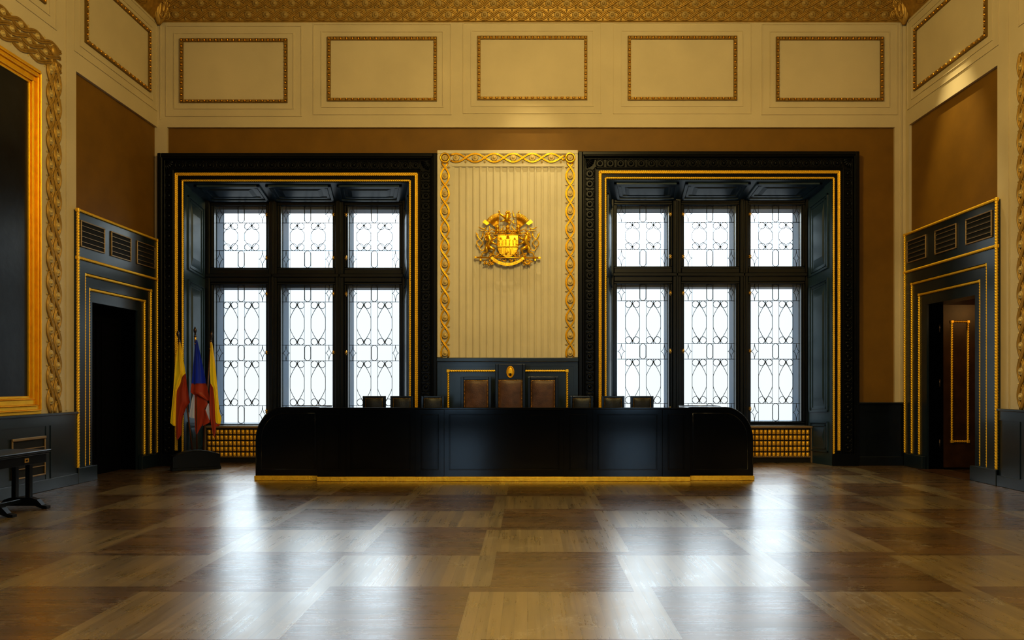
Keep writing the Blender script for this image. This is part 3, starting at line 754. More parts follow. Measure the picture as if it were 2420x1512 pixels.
mb.tube([(850, 1095, 76), (880, 1050, 84), (910, 1040, 80)], [16, 13, 9], 7); mb.tube([(905, 1045, 82), (870, 985, 82)], [5, 3], 5)
mb.build('shield', 'gold', arms)
def lion(sx):
    X = lambda a: a if sx > 0 else 1780 - a
    mb = A(); tb = lambda pts, r, **kw: mb.tube([(X(a), b_, d) for a, b_, d in pts], r, 8)
    tb([(478, 690, 90), (495, 740, 100), (525, 795, 100), (500, 850, 85), (462, 905, 75), (450, 950, 70)], [40, 58, 66, 50, 44, 36])
    mb.ell((X(478), 678, 110), (42, 40, 42)); mb.ell((X(520), 690, 112), (28, 20, 24)); mb.ell((X(545), 686, 112), (9, 8, 9), 6, 4)
    mb.ell((X(490), 664, 148), (7, 7, 7), 6, 4)
    for i, (a, b_) in enumerate(((440, 650), (425, 690), (420, 730), (432, 770), (450, 805), (470, 640), (510, 645), (455, 760), (500, 770), (480, 800), (530, 745))):
        mb.ell((X(a), b_, 100 + 8 * (i % 3)), (24, 15, 18), 7, 5, rot=(.6 if sx > 0 else -.6) + i)
    tb([(560, 780, 110), (600, 775, 125), (630, 755, 110), (650, 735, 90)], [30, 24, 20, 17]); 
    tb([(545, 830, 105), (590, 860, 115), (630, 880, 105), (672, 900, 95)], [30, 24, 18, 14])
    for i in range(26):
        th_ = i * 2.4; rr_ = .35 + .65 * ((i * 7) % 10) / 10
        mb.ell((X(452 + 46 * rr_ * math.cos(th_)), 745 + 80 * rr_ * math.sin(th_), 128 + 6 * (i % 3)), (20, 9, 12), 6, 4, rot=(1.1 if sx > 0 else -1.1) + .5 * math.sin(i))
    for (a, b_) in ((655, 722), (668, 735), (640, 728), (690, 890), (688, 905), (675, 915)): mb.ell((X(a), b_, 95), (14, 8, 8), 6, 4, rot=.4)
    tb([(455, 920, 70), (442, 975, 80), (458, 1035, 75), (430, 1050, 70), (375, 1052, 60), (350, 1085, 60), (342, 1125, 65)], [42, 36, 26, 18, 16, 13, 15])
    tb([(480, 930, 85), (545, 965, 105), (600, 985, 105), (605, 1015, 100), (575, 1055, 90), (590, 1095, 80), (630, 1125, 80)], [42, 38, 32, 24, 18, 15, 14])
    mb.ell((X(330), 1132, 70), (24, 11, 16)); mb.ell((X(645), 1130, 85), (24, 11, 16))
    tl = [(405, 965), (385, 1000), (340, 1012), (305, 985), (295, 935), (335, 900), (368, 860), (352, 815), (305, 775), (270, 740), (252, 690), (218, 618)]
    tb([(a, b_, 55 + 10 * math.sin(i)) for i, (a, b_) in enumerate(tl)], [9, 10, 10, 10, 11, 11, 12, 11, 9, 14, 20, 3])
    tl = [(300, 940), (262, 905), (240, 860), (243, 815), (275, 785), (325, 755), (358, 715), (370, 670), (375, 612)]
    tb([(a, b_, 50) for a, b_ in tl], [11, 11, 11, 11, 10, 9, 11, 16, 3])
    for (a, b_) in ((232, 870), (236, 830), (380, 870), (376, 840), (268, 930), (228, 650), (262, 660), (352, 690), (385, 680), (355, 640)): mb.ell((X(a), b_, 52), (13, 7, 8), 6, 4, rot=.7)
    mb.build('supporter_lion', 'gold', arms)
lion(1); lion(-1)
# crest lion with crown
mb = A()
mb.tube([(905, 250, 110), (880, 310, 120), (870, 360, 115), (890, 410, 100)], [44, 62, 58, 40], 9)
mb.ell((893, 228, 130), (44, 36, 44)); mb.ell((862, 236, 140), (26, 18, 24))
for i in range(12): mb.ell((920 + 26 * math.sin(i * 1.3), 235 + i * 14, 120), (28, 12, 18), 7, 5, rot=-.9 + .1 * i)
for i in range(4): mb.tube([(868 + i * 19, 205, 120), (862 + i * 24, 178, 120)], [9, 2], 5)
mb.box(862, 935, 200, 210, 105, 150, bev=3)
mb.tube([(830, 320, 120), (780, 295, 130), (735, 265, 120), (715, 215, 105)], [30, 25, 18, 14], 8); mb.ell((712, 195, 105), (24, 18, 16))
mb.tube([(840, 385, 120), (780, 402, 130), (720, 412, 110)], [28, 16, 10], 8)
mb.tube([(890, 400, 100), (930, 450, 110), (915, 480, 100)], [36, 30, 16], 8)
mb.tube([(960, 400, 70), (1030, 440, 60), (1060, 455, 60), (1010, 420, 60), (1002, 385, 60), (1040, 350, 60)], [10, 12, 6, 12, 12, 4], 6)
mb.tube([(1060, 325, 60), (1020, 300, 60), (1010, 250, 60), (985, 165, 60)], [9, 14, 16, 3], 6)
mb.build('crest_lion', 'gold', arms)
for sx in (1, -1):
    mb = A(); X = lambda a: a if sx > 0 else 1780 - a
    cx_, cy_ = 690, 560
    for i in range(12):
        th = math.radians(88 + i * 4.9); r0, r1 = 190, 335 - 3 * i
        mb.tube([(X(cx_ + r0 * math.cos(th)), cy_ - r0 * math.sin(th), 60 + i * 2), (X(cx_ + r1 * math.cos(th)), cy_ - r1 * math.sin(th), 66 + i * 2)], [9, 12], 6)
        mb.tube([(X(cx_ + 40 * math.cos(th)), cy_ - 40 * math.sin(th), 50), (X(cx_ + r0 * math.cos(th)), cy_ - r0 * math.sin(th), 60)], [5, 9], 6)
    th = math.radians(152); c1, s1 = math.cos(th), -math.sin(th)
    q = [(cx_ + r * math.cos(math.radians(a)), cy_ - r * math.sin(math.radians(a))) for r, a in ((215, 147), (340, 145), (355, 157), (250, 162))]
    mb.prism([(X(a), b_) for a, b_ in q], 50, 95)
    mb.tube([(X(1780 - 1110), 215, 60), (X(1780 - 1140), 165, 60)] if sx < 0 else [(700, 215, 60), (715, 180, 60)], [16, 3], 6)
    mb.build('banner_fan', 'gold', arms)
for cx_ in (672, 890, 1108):
    mb = A(); mb.ell((cx_, 530, 100), (44, 50, 48), 12, 8); mb.box(cx_ - 40, cx_ + 40, 520, 530, 90, 150, bev=4); mb.tube([(cx_, 480, 120), (cx_, 580, 145)], 5, 5)
    for j in range(3): mb.tube([(cx_ - 30, 540 + j * 12, 140), (cx_ + 30, 540 + j * 12, 140)], 4, 5)
    mb.lathe((cx_, 590, 60), [(50, 0), (52, 20), (40, 40), (30, 55)], 12); mb.build('helmet', 'gold', arms)
mb = A(); rnd = random.Random(3)
for sx in (1, -1):
    X = lambda a: a if sx > 0 else 1780 - a
    for (pts, rs) in (([(640, 640), (590, 650), (540, 635), (505, 640)], [16, 12, 9, 4]), ([(620, 600), (560, 560), (520, 590), (500, 610), (510, 545), (495, 470)], [10, 12, 10, 9, 11, 3]),
                      ([(500, 610), (440, 590), (380, 600), (330, 590), (290, 620)], [12, 13, 10, 8, 3]), ([(430, 590), (400, 560), (350, 555), (265, 510)], [12, 16, 16, 3]),
                      ([(400, 560), (430, 530), (435, 500)], [10, 9, 3]), ([(760, 640), (740, 600), (760, 560), (790, 540), (810, 500), (780, 480)], [10, 13, 14, 12, 10, 3]),
                      ([(820, 640), (800, 600), (830, 580), (850, 610)], [12, 12, 10, 5]), ([(700, 660), (760, 640), (820, 655), (890, 680)], [8, 14, 12, 5]), ([(640, 700), (600, 720), (575, 690), (620, 670)], [12, 10, 8, 5])):
        mb.tube([(X(a), b_, 70 + 10 * math.sin(i * 2)) for i, (a, b_) in enumerate(pts)], rs, 7)
    for i in range(26):
        mb.ell((X(650 + rnd.random() * 225), 590 + rnd.random() * 65, 75 + rnd.random() * 25), (20, 11, 14), 7, 5, rot=rnd.random() * 3)
mb.box(600, 1180, 664, 676, 55, 85, bev=4)
mb.build('mantling', 'gold', arms)
mb = A(); mb.tube([(198, 1152, 60), (1578, 1162, 60)], 17, 10); mb.box(192, 240, 1134, 1170, 45, 90, bev=4); mb.box(1530, 1580, 1144, 1182, 45, 90, bev=4)
for cx_ in (322, 1466): mb.box(cx_ - 20, cx_ + 20, 1185, 1226, 20, 90, bev=4); mb.tube([(cx_, 1160, 60), (cx_, 1190, 60)], 9, 6)
for sx in (1, -1):
    X = lambda a: a if sx > 0 else 1780 - a
    for i in range(34):
        th = rnd.random() * 2 * PI; rr = rnd.random() ** .6
        mb.ell((X(500 + 125 * rr * math.cos(th)), 1262 + 60 * rr * math.sin(th), 55 + 40 * rnd.random()), (21, 13, 15), 7, 5, rot=rnd.random() * 3)
    for i in range(16): mb.ell((X(500 + rnd.random() * 70), 1060 + rnd.random() * 70, 60), (18, 11, 13), 7, 5, rot=rnd.random() * 3)
    for i in range(16): mb.ell((X(650 + rnd.random() * 120), 1035 + rnd.random() * 90, 50), (20, 12, 14), 7, 5, rot=rnd.random() * 3)
    for i in range(12): mb.ell((X(710 + rnd.random() * 150), 1190 + rnd.random() * 50, 45), (20, 12, 14), 7, 5, rot=rnd.random() * 3)
    mb.tube([(X(370), 1240, 60), (X(450), 1190, 60), (X(560), 1080, 60)], 6, 6)
mb.build('branch_base', 'gold', arms)
mb = A(); rc, cy_ = 470, 830
ang = [math.radians(a) for a in range(-47, 48, 4)]
pts_o = [(890 + (rc + 27) * math.sin(t), cy_ + (rc + 27) * math.cos(t)) for t in ang]; pts_i = [(890 + (rc - 27) * math.sin(t), cy_ + (rc - 27) * math.cos(t)) for t in reversed(ang)]
n = len(ang)
for i in range(n - 1): mb.prism([pts_o[i], pts_o[i + 1], pts_i[n - 2 - i], pts_i[n - 1 - i]], 70, 84)
mb.tube([(a, b_, 82) for a, b_ in pts_o], 4, 5); mb.tube([(a, b_, 82) for a, b_ in pts_i], 4, 5)
rib = mb.build('motto_ribbon', 'gold', arms)
def glyph(ch):
    cu = bpy.data.curves.new('g', 'FONT'); cu.body = ch; cu.size = 1; cu.extrude = .05; cu.align_x = 'CENTER'
    o = bpy.data.objects.new('g', cu); COL.objects.link(o); dg = bpy.context.evaluated_depsgraph_get()
    me = bpy.data.meshes.new_from_object(o.evaluated_get(dg)); bpy.data.objects.remove(o); return [tuple(v.co) for v in me.vertices], [tuple(p.vertices) for p in me.polygons]
cache = {}
txt = 'PRAGA CAPUT REI PUBLICAE'
mb = A()
for i, ch in enumerate(txt + ' '):
    if ch == ' ': mb.build('lettering', 'old_gold', rib); mb = A(); continue
    if ch not in cache: cache[ch] = glyph(ch)
    vs, fs = cache[ch]; t = math.radians(-40 + 80 * i / (len(txt) - 1)); S_ = 44
    out = []
    for (x_, y_, z_) in vs:
        r_ = rc + 15 - y_ * S_; tt = t + x_ * S_ / rc
        out.append((890 + r_ * math.sin(tt), cy_ + r_ * math.cos(tt), 88 + z_ * 60))
    mb.add(out, fs, False)

# ================================================================ DOORS on the side walls
def door_surround(T, root, ys, zt, rz, opening, vents, rope_b=.24):
    # ys: rope columns near->far (3 pairs), rz: rope heights
    (a0, a1), (b0, b1), (c0, c1) = ys; (o0, o1, oz) = opening
    mb = MB(T); d = DLd; lv = (d, d - .033, d - .064)
    e0, e1 = a0 - .004, a1 + .02
    lim = [(e0, e1, zt), (b0 - .024, b1 + .024, rz[1] + .024), (c0 - .024, c1 + .024, rz[2] + .024), (o0, o1, oz)]
    for i_ in range(3):
        (p0_, p1_, t0_), (q0_, q1_, t1_) = lim[i_], lim[i_ + 1]
        mb.box(p0_, q0_, 0, t0_, -.3, lv[i_]); mb.box(q1_, p1_, 0, t0_, -.3, lv[i_]); mb.box(q0_, q1_, t1_, t0_, -.3, lv[i_])
    mb.box(e0, o0, 0, .23, 0, d + .02, bev=.006); mb.box(o1, e1, 0, .23, 0, d + .02, bev=.006)
    mb.build('surround', 'blue', root)
    def rp(name, segs, d=d):
        r = MB(T)
        for (p, q) in segs: r.rope((p[0], p[1], d + .008), (q[0], q[1], d + .008), .021, .042, 8)
        for p in sorted({s_ for sg in segs for s_ in sg if s_[1] > 1.}): r.box(p[0] - .026, p[0] + .026, p[1] - .026, p[1] + .026, d - .02, d + .03, bev=.006)
        r.build(name, 'gold_rope', root)
    rp('rope_molding', [((a0, rope_b), (a0, zt)), ((a0, zt), (a1, zt)), ((a1, rope_b), (a1, zt)), ((a0, rz[0]), (a1, rz[0]))])
    rp('rope_molding', [((b0, rope_b), (b0, rz[1])), ((b0, rz[1]), (b1, rz[1])), ((b1, rope_b), (b1, rz[1]))], lv[1])
    rp('rope_molding', [((c0, rope_b), (c0, rz[2])), ((c0, rz[2]), (c1, rz[2])), ((c1, rope_b), (c1, rz[2]))], lv[2])
    for (v0, v1, w0, w1) in vents:
        g = MB(T); g.box(v0, v1, w0, w1, d - .0, d + .004, 1); g.ring(v0, v1, w0, w1, .02, d - .01, d + .022, 0, bev=.004)
        n = 5
        for i in range(1, n):
            z = w0 + (w1 - w0) * i / n
            g.box(v0 + .02, v1 - .02, z - .004, z + .004, d + .002, d + .018, 0); g.add([(v0 + .02, z + .004, d + .016), (v1 - .02, z + .004, d + .016), (v1 - .02, z + .045, d + .005), (v0 + .02, z + .045, d + .005)], [(0, 1, 2, 3)], False, 1)
        g.build('vent_grille', ['vent_edge', 'vent_dark'], root)
root = struct(empty('door_1', (XL, (LD['y0'] + LD['y1']) / 2, 0)), 'dark doorway with gilded rope surround in the left wall', 'door')
vz = (3.545, 3.945)
door_surround(Tleft(), root, ((LYd(183), LYd(370.5)), (LY(198, .017), LY(355, .017)), (LY(208, -.014), LY(340, -.014))), 4.08, (3.37, 3.15, 2.945), (LD['y0'], LD['y1'], 2.755),
              [(LYd(189), LYd(246), *vz), (LYd(261), LYd(308), *vz), (LYd(322), LYd(365), *vz)])
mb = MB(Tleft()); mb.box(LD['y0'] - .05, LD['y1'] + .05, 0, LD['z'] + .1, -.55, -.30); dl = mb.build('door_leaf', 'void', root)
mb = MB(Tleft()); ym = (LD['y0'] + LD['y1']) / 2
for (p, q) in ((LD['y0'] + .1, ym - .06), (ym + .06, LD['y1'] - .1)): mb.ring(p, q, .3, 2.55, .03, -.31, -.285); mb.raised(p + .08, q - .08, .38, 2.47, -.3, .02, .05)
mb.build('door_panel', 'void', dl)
root = struct(empty('door_2', (XR, (RD['y0'] + RD['y1']) / 2, 0)), 'open doorway with gilded rope surround in the right wall', 'door')
vz = (3.65, 4.05)
door_surround(Tright(), root, ((RYd(2356), RYd(2139.5)), (RY(2335, .017), RY(2156, .017)), (RY(2319, -.014), RY(2173.5, -.014))), 4.18, (3.50, 3.27, 3.055), (RD['y0'], RD['y1'], 2.86),
              [(RYd(2346), RYd(2284), *vz), (RYd(2262), RYd(2211), *vz), (RYd(2190), RYd(2145), *vz)])
# open leaf standing square to the wall, in the passage beyond
Yl = RD['y1'] + .02
xa = PX(2221, Yl); mb = MB(Tback(Yl)); mb.box(xa, xa + .70, .035, 2.86, -.05, 0, bev=.004)
leaf = mb.build('door_leaf', 'door_leaf', root)
rp = MB(Tback(Yl)); q0, q1, z0, z1 = PX(2249, Yl), PX(2287, Yl), PZ(1043, Yl), PZ(760, Yl)
for (p, q) in (((q0, z0), (q0, z1)), ((q0, z1), (q1, z1)), ((q1, z1), (q1, z0)), ((q1, z0), (q0, z0))): rp.rope((*p, .005), (*q, .005), .018, .042)
for p in ((q0, z0), (q0, z1), (q1, z0), (q1, z1)): rp.box(p[0] - .024, p[0] + .024, p[1] - .024, p[1] + .024, -.01, .03, bev=.005)
rp.build('rope_molding', 'gold_rope', leaf)
for z in (.45, 1.5, 2.45):
    h = MB(); h.tube([(xa - .012, Yl - .02, z - .07), (xa - .012, Yl - .02, z + .07)], .013, 7); h.build('hinge', 'steel', leaf)
mb = MB(); X0, X1 = XR + .3, XR + 2.1
mb.box(X0, X1, RD['y0'] - .6, RD['y0'] - .5, 0, 3.1); mb.box(X0, X1, RD['y1'] + .5, RD['y1'] + .6, 0, 3.1); mb.box(X1, X1 + .1, RD['y0'] - .6, RD['y1'] + .6, 0, 3.1); mb.box(X0, X1, RD['y0'] - .6, RD['y1'] + .6, 3.1, 3.2)
mb.box(XR + .28, XR + .3, RD['y0'] - .6, RD['y0'], 0, 3.1); mb.box(XR + .28, XR + .3, RD['y1'], RD['y1'] + .6, 0, 3.1)
struct(mb.build('wall_passage', 'door_leaf'), 'brown walls of the passage beyond the open doorway', 'wall')
mb = MB(); mb.box(XR - .14, XR + .30, RD['y0'], RD['y1'], 0, .012, bev=.004); struct(mb.build('trim_9', 'door_leaf'), 'worn wooden threshold of the open doorway', 'trim')

# ================================================================ PAINTING + GARLAND BORDERS
T = Tleft(); yo, yi = LY(100, .06), LY(71, .06); zo0, zo1 = 1.075, 5.80; yn = 4.6
root = empty('framed_painting', (XL, (yo + yn) / 2, zo0)); tag(root, 'huge dark painting in a stepped gold frame on the left wall', 'painting')
mb = MB(T)
for (e0, e1, d0, d1) in ((0, .045, .03, .05), (.045, .06, .05, .085), (.06, .115, .03, .06), (.115, .13, .06, .09), (.13, .20, .02, .055), (.20, .215, .05, .075), (.215, .25, .0, .045)):
    mb.ring(yn + e0, yo - e0, zo0 + e0, zo1 - e0, e1 - e0, 0, d1, bev=.006)
mb.build('frame', 'gold_flat', root)
mb = MB(T); mb.box(yn + .2, yo - .2, zo0 + .2, zo1 - .2, 0, .02); mb.build('canvas', 'canvas', root)
def garland(T, ya, yb, ztop, zbot, label):
    mb = MB(T); w = .16
    for j in range(2):
        y = ya + w * (j + .5); guilloche(mb, (y, zbot), (y, ztop - .25), w, .345, 0, .5 * j, 0, 1, r=.022)
    for j in range(3):
        z = ztop - .14 * (j + .5); guilloche(mb, (yb, z), (ya + .30, z), .14, .345, 0, .5 * (j % 2), 0, 1, r=.022)
    mb.ell((ya + .16, ztop - .12, .02), (.09, .09, .04), 10, 6, 0)
    return tag(mb.build('garland_border', ['old_gold', 'ros']), label, 'ornament', 'gilded ribbon borders on the side walls')
garland(Tleft(), LY(109), 5.0, 6.34, 1.08, 'gilded ribbon and rosette border beside the big painting on the left wall')
def TR(u, v, d): return (XR - d, u, v)
mb = MB(TR); ya = RY(2406); w = .16
for j in range(2):
    y = ya - w * (j + .5); guilloche(mb, (y, 1.13), (y, 6.1), w, .345, 0, .5 * j, 0, 1, r=.022)
for j in range(3): guilloche(mb, (5., 6.34 - .14 * (j + .5)), (ya - .3, 6.34 - .14 * (j + .5)), .14, .345, 0, .5 * (j % 2), 0, 1, r=.022)
tag(mb.build('garland_border', ['old_gold', 'ros']), 'gilded ribbon and rosette border at the right edge beyond the open doorway', 'ornament', 'gilded ribbon borders on the side walls')

# wall vent behind the side table
d = .045; v0, v1 = LY(26, d), LY(105.5, d)
root = empty('wall_vent', (XL + d, (v0 + v1) / 2, .23)); tag(root, 'dark slatted vent with brass edges in the left wainscot behind the table', 'vent')
mb = MB(Tleft(d)); mb.box(v0, v1, .23, .75, -.02, .002); mb.build('back', 'vent_dark', root)
mb = MB(Tleft(d)); mb.ring(v0, v1, .23, .75, .02, 0, .02, bev=.004); mb.box(v0, v1, .735, .77, 0, .03, bev=.006)
for i in range(1, 4): mb.box(v0, v1, .23 + .13 * i - .006, .23 + .13 * i + .006, 0, .018)
mb.build('grille', 'vent_edge', root)

# ================================================================ DESK
YC, YE = 11.38, 11.50
zd = PZ(963, YC); S_ = [PX(q, YC) for q in (750, 818, 981, 1050, 1332, 1401, 1565, 1631)]
xl, xr = PX(605, YE), PX(1779, YE)
desk = empty('council_desk', ((xl + xr) / 2, YC, 0)); tag(desk, 'long black lacquered council desk with rounded ends and gold base strip', 'desk')
mb = MB(Tback(YC)); mb.box(S_[0], S_[-1], .05, zd - .03, -.12, 0)
for (a, c_) in ((S_[0], S_[1]), (S_[2], S_[3]), (S_[4], S_[5]), (S_[6], S_[7])):
    mb.box(a, c_, .05, zd - .03, 0, .012, bev=.004)
mb.box(S_[0] - .005, S_[-1] + .005, zd - .03, zd, -.14, .022, bev=.008)
mb.build('front_panel', 'desk', desk)
for i in range(7):
    a, c_ = S_[i], S_[i + 1]; pil = i in (0, 2, 4, 6); h0 = .012 if pil else 0
    m1 = MB(Tback(YC)); e = .07 if not pil else .085
    m1.ring(a + e, c_ - e, .17, zd - .10, .018, h0, h0 + .010, bev=.004); m1.ring(a + e + .025, c_ - e - .025, .195, zd - .125, .008, h0, h0 + .006)
    m1.build('panel_molding', 'desk', desk)
ex, ez = .43, .50
for sg, xo, xi in ((-1, xl, S_[0]), (1, xr, S_[-1])):
    poly = [(xi, .05), (xo, .05)] + [(xo - sg * ex + sg * ex * math.cos(t), zd - ez + ez * math.sin(t)) for t in [i * PI / 28 for i in range(15)]] + [(xi, zd)]
    if sg < 0: poly = poly[::-1]
    mb = MB(Tback(YE)); mb.prism(poly, -.72, 0, smooth=False)
    rim = [(xo, .05)] + [(xo - sg * ex + sg * ex * math.cos(t), zd - ez + ez * math.sin(t)) for t in [i * PI / 28 for i in range(15)]] + [(xi, zd)]
    mb.tube([(a, b_, .0) for a, b_ in rim], .007, 6); mb.tube([(a, b_, -.72) for a, b_ in rim], .012, 6)
    mb.build('end_cabinet', 'desk', desk)
    ii = [(xi + sg * .07, .17), (xo - sg * .08, .17), (xo - sg * .08, zd - ez)] + [(xo - sg * ex + sg * (ex - .08) * math.cos(t), zd - ez + (ez - .09) * math.sin(t)) for t in [i * PI / 20 for i in range(11)]] + [(xi + sg * .07, zd - .09)]
    m1 = MB(Tback(YE)); m1.tube([(a, b_, 0) for a, b_ in ii], .006, 6, closed=True); m1.build('panel_molding', 'desk', desk)
mb = MB(); mb.box(S_[0], S_[-1], YC + .12, YC + .80, .86, .90, bev=.006); mb.build('desktop', 'desk', desk)
for q in (S_[1], S_[3], S_[4], S_[6]):
    mb = MB(); mb.box(q - .03, q + .03, YC + .12, YC + .74, .02, .86); mb.build('support_panel', 'desk', desk)
mb = MB(); zg = .072
mb.box(S_[0] - .004, S_[-1] + .004, YC - .022, YC + .1, 0, zg, bev=.006)
for sg, xo, xi in ((-1, xl, S_[0]), (1, xr, S_[-1])):
    mb.box(min(xo, xi), max(xo, xi), YE - .022, YE + .1, .0, zg, bev=.006); mb.box(xo - .022, xo + .022, YE - .02, YE + .7, 0, zg, bev=.006)
mb.build('base_strip', 'base_gold', desk)

# ================================================================ CHAIRS
def nails(mb, u0, u1, v0, v1, d, st=.0225, r=.0065):
    nx = int((u1 - u0) / st); nz = int((v1 - v0) / st)
    for i in range(nx + 1):
        for v in (v0, v1): mb.ell((u0 + (u1 - u0) * i / nx, v, d), (r, r, r * .8), 6, 4)
    for j in range(1, nz):
        for u in (u0, u1): mb.ell((u, v0 + (v1 - v0) * j / nz, d), (r, r, r * .8), 6, 4)
def chair(kind, w, h, top, lea, seat_h, dp):
    root = empty('armchair' if kind != 'small' else 'council_chair', (0, 0, 0)); hw = w / 2; T = lambda a, b_, d: (a, -d, b_)
    mb = MB(T); f = .052 if kind != 'small' else .040
    mb.box(-hw, -hw + f, .0, h, -.045, 0, bev=.006); mb.box(hw - f, hw, .0, h, -.045, 0, bev=.006); mb.box(-hw + f, hw - f, h - top, h, -.04, 0, bev=.006); mb.box(-hw + f, hw - f, seat_h, seat_h + .05, -.04, 0, bev=.004)
    mb.box(-hw + f, hw - f, seat_h + .04, h - top, -.035, -.015)
    mb.build('back_frame', 'black', root)
    bm_ = MB(T); v0, v1, u = seat_h + .06, h - top, hw - f
    bm_.grid(lambda s_, t: (-u + 2 * u * s_, v0 + (v1 - v0) * t, -.012 + .034 * (max(0, 1 - abs(2 * s_ - 1) ** 4) * max(0, 1 - abs(2 * t - 1) ** 6)) ** .5 + .004 * math.sin(9 * s_ + 5 * t)), 18, 26)
    bm_.build('backrest', lea, root, recalc=False)
    nm_ = MB(T); nails(nm_, -u + .012, u - .012, v0 + .012, v1 - .012, .006, .0225 if kind != 'small' else .02, .0078 if kind != 'small' else .0058); nm_.build('nail_trim', 'brass', root)
    sb = MB(T); sb.box(-hw + .01, hw - .01, seat_h - .09, seat_h - .02, 0, dp, bev=.008); sb.build('seat_rail', 'black', root)
    sc = MB(T); sc.box(-hw + .02, hw - .02, seat_h - .02, seat_h + .04, .01, dp - .01, bev=.022); sc.build('seat', lea, root)
    for sx in (-1, 1):
        l = MB(T); l.box(sx * (hw - .03) - .026, sx * (hw - .03) + .026, 0, seat_h - .02, dp - .055, dp - .003, bev=.006); l.build('leg', 'black', root)
        if kind != 'small':
            a = MB(T); x_ = sx * (hw - .026)
            a.tube([(x_, seat_h + .26, 0), (x_, seat_h + .27, dp * .5), (x_, seat_h + .25, dp * .9)], .025, 8, flat=.8); a.tube([(x_, seat_h - .02, dp - .05), (x_, seat_h + .25, dp - .05)], .02, 8); a.build('armrest', 'black', root)
    if kind == 'high':
        e = MB(T); zc = h - .138; e.tube([(.060 * math.cos(2 * PI * i / 28), zc + .095 * math.sin(2 * PI * i / 28), .006) for i in range(28)], .010, 6, closed=True)
        e.ell((0, zc, 0), (.056, .09, .010), 20, 6)
        for sx in (-.024, 0, .024): e.box(sx - .007, sx + .007, zc - .005, zc + .03 + (.012 if sx == 0 else 0), .006, .016); 
        e.box(-.034, .034, zc - .018, zc - .004, .006, .018); e.tube([(-.022, zc - .05, .012), (-.022, zc - .025, .012), (0, zc - .012, .012), (.022, zc - .025, .012), (.022, zc - .05, .012)], .005, 5)
        for i in range(26): e.ell((.048 * math.cos(2 * PI * i / 26), zc + .08 * math.sin(2 * PI * i / 26), .010), (.004, .004, .004), 5, 4)
        eo = e.build('emblem', 'gold_flat', root); eo['label'] = 'oval gilded castle emblem'
        dk = MB(T); dk.ell((0, zc - .045, .010), (.018, .028, .008), 10, 5); dk.build('emblem_gate', 'carved', eo)
    return root
YH, YSm = 12.92, 12.62
hi = chair('high', .525, PZ(860, YH), .27, 'leather', .5, .5); hi.location = (PX(1206, YH), YH, 0)
tag(hi, 'tallest brown leather armchair with oval gold emblem, middle of the desk', 'armchair', 'brown leather armchairs behind the desk')
md = chair('mid', .530, PZ(890, YH), .055, 'leather', .5, .5); md.location = (PX(1125, YH), YH, 0)
tag(md, 'brown studded leather armchair just left of the tallest one', 'armchair', 'brown leather armchairs behind the desk')
m2 = copy_tree(md); m2.location = (PX(1283, YH), YH, 0); m2['label'] = 'brown studded leather armchair just right of the tallest one'
sm = chair('small', .39, PZ(935.5, YSm), .028, 'leather_dark', .47, .42)
spots = [(884, 0, 'low dark leather chair farthest left behind the desk'), (949.5, 0, 'second low dark leather chair from the left behind the desk'),
         (1022.5, 0, 'low dark leather chair nearest the brown armchairs on their left'), (1374.5, 0, 'low dark chair nearest the brown armchairs on their right, turned slightly'),
         (1449, 0, 'second low dark leather chair from the right behind the desk'), (1517.5, 0, 'low dark leather chair farthest right behind the desk')]
for i, (px, rz, lab) in enumerate(spots):
    o = sm if i == 0 else copy_tree(sm)
    o.location = (PX(px, YSm), YSm, 0); o.rotation_euler = (0, 0, (0, 0, .05, -.10, 0, 0)[i])
    tag(o, lab, 'chair', 'low dark leather chairs behind the desk')

# ================================================================ FLAG STAND AND FLAGS
p0, p1 = Vector((-6.02, 12.66)), Vector((-5.38, 13.06)); dv = (p1 - p0).normalized(); nv = Vector((-dv.y, dv.x)); Lf = (p1 - p0).length
Tst = lambda a, b_, d: (p0.x + dv.x * a + nv.x * d, p0.y + dv.y * a + nv.y * d, b_)
st = empty('flag_stand', (*((p0 + p1) / 2), 0)); tag(st, 'black wooden arched box holding the three flags', 'flag stand')
arc = [(0, .0), (Lf, .0), (Lf, .25)] + [(Lf - Lf * i / 12, .25 + .085 * math.sin(PI * i / 12)) for i in range(1, 12)] + [(0, .25)]
mb = MB(Tst); mb.prism(arc, .0, .26); mb.tube([(a, b_, 0) for a, b_ in arc[2:]], .009, 6); mb.build('box', 'carved', st)
mb = MB(Tst); mb.box(-.015, Lf + .015, 0, .05, -.015, .275, bev=.006); mb.build('plinth', 'carved', st)
def D(px, py, Y): return Vector((PX(px, Y), Y, PZ(py, Y)))
def zoompt(a, b_): return 380 + a * .24465, 760 + b_ * .24465
def interp(rows, y):
    for r0, r1 in zip(rows, rows[1:]):
        if y <= r1[0]:
            t = (y - r0[0]) / (r1[0] - r0[0]); t = max(0, min(1, t)); return [r0[i] + (r1[i] - r0[i]) * t for i in (1, 2)]
    return [rows[-1][1], rows[-1][2]]
def sheet(mb, rows, Y0, m, amp=.035, folds=2.5, ph=0., off=0., n=20):
    amp *= .55; folds *= .62
    ya, yb = rows[0][0], rows[-1][0]
    def fn(s_, t):
        y = ya + (yb - ya) * t; l, r = interp(rows, y); x = l + (r - l) * s_
        px, py = zoompt(x, y); w = (r - l) * .24465 * Y0 / F
        a = min(amp, w * .35)
        return tuple(D(px, py, Y0 + off + a * math.sin(folds * 2 * PI * s_ + ph + 1.2 * t)))
    mb.grid(fn, n, 30, m)
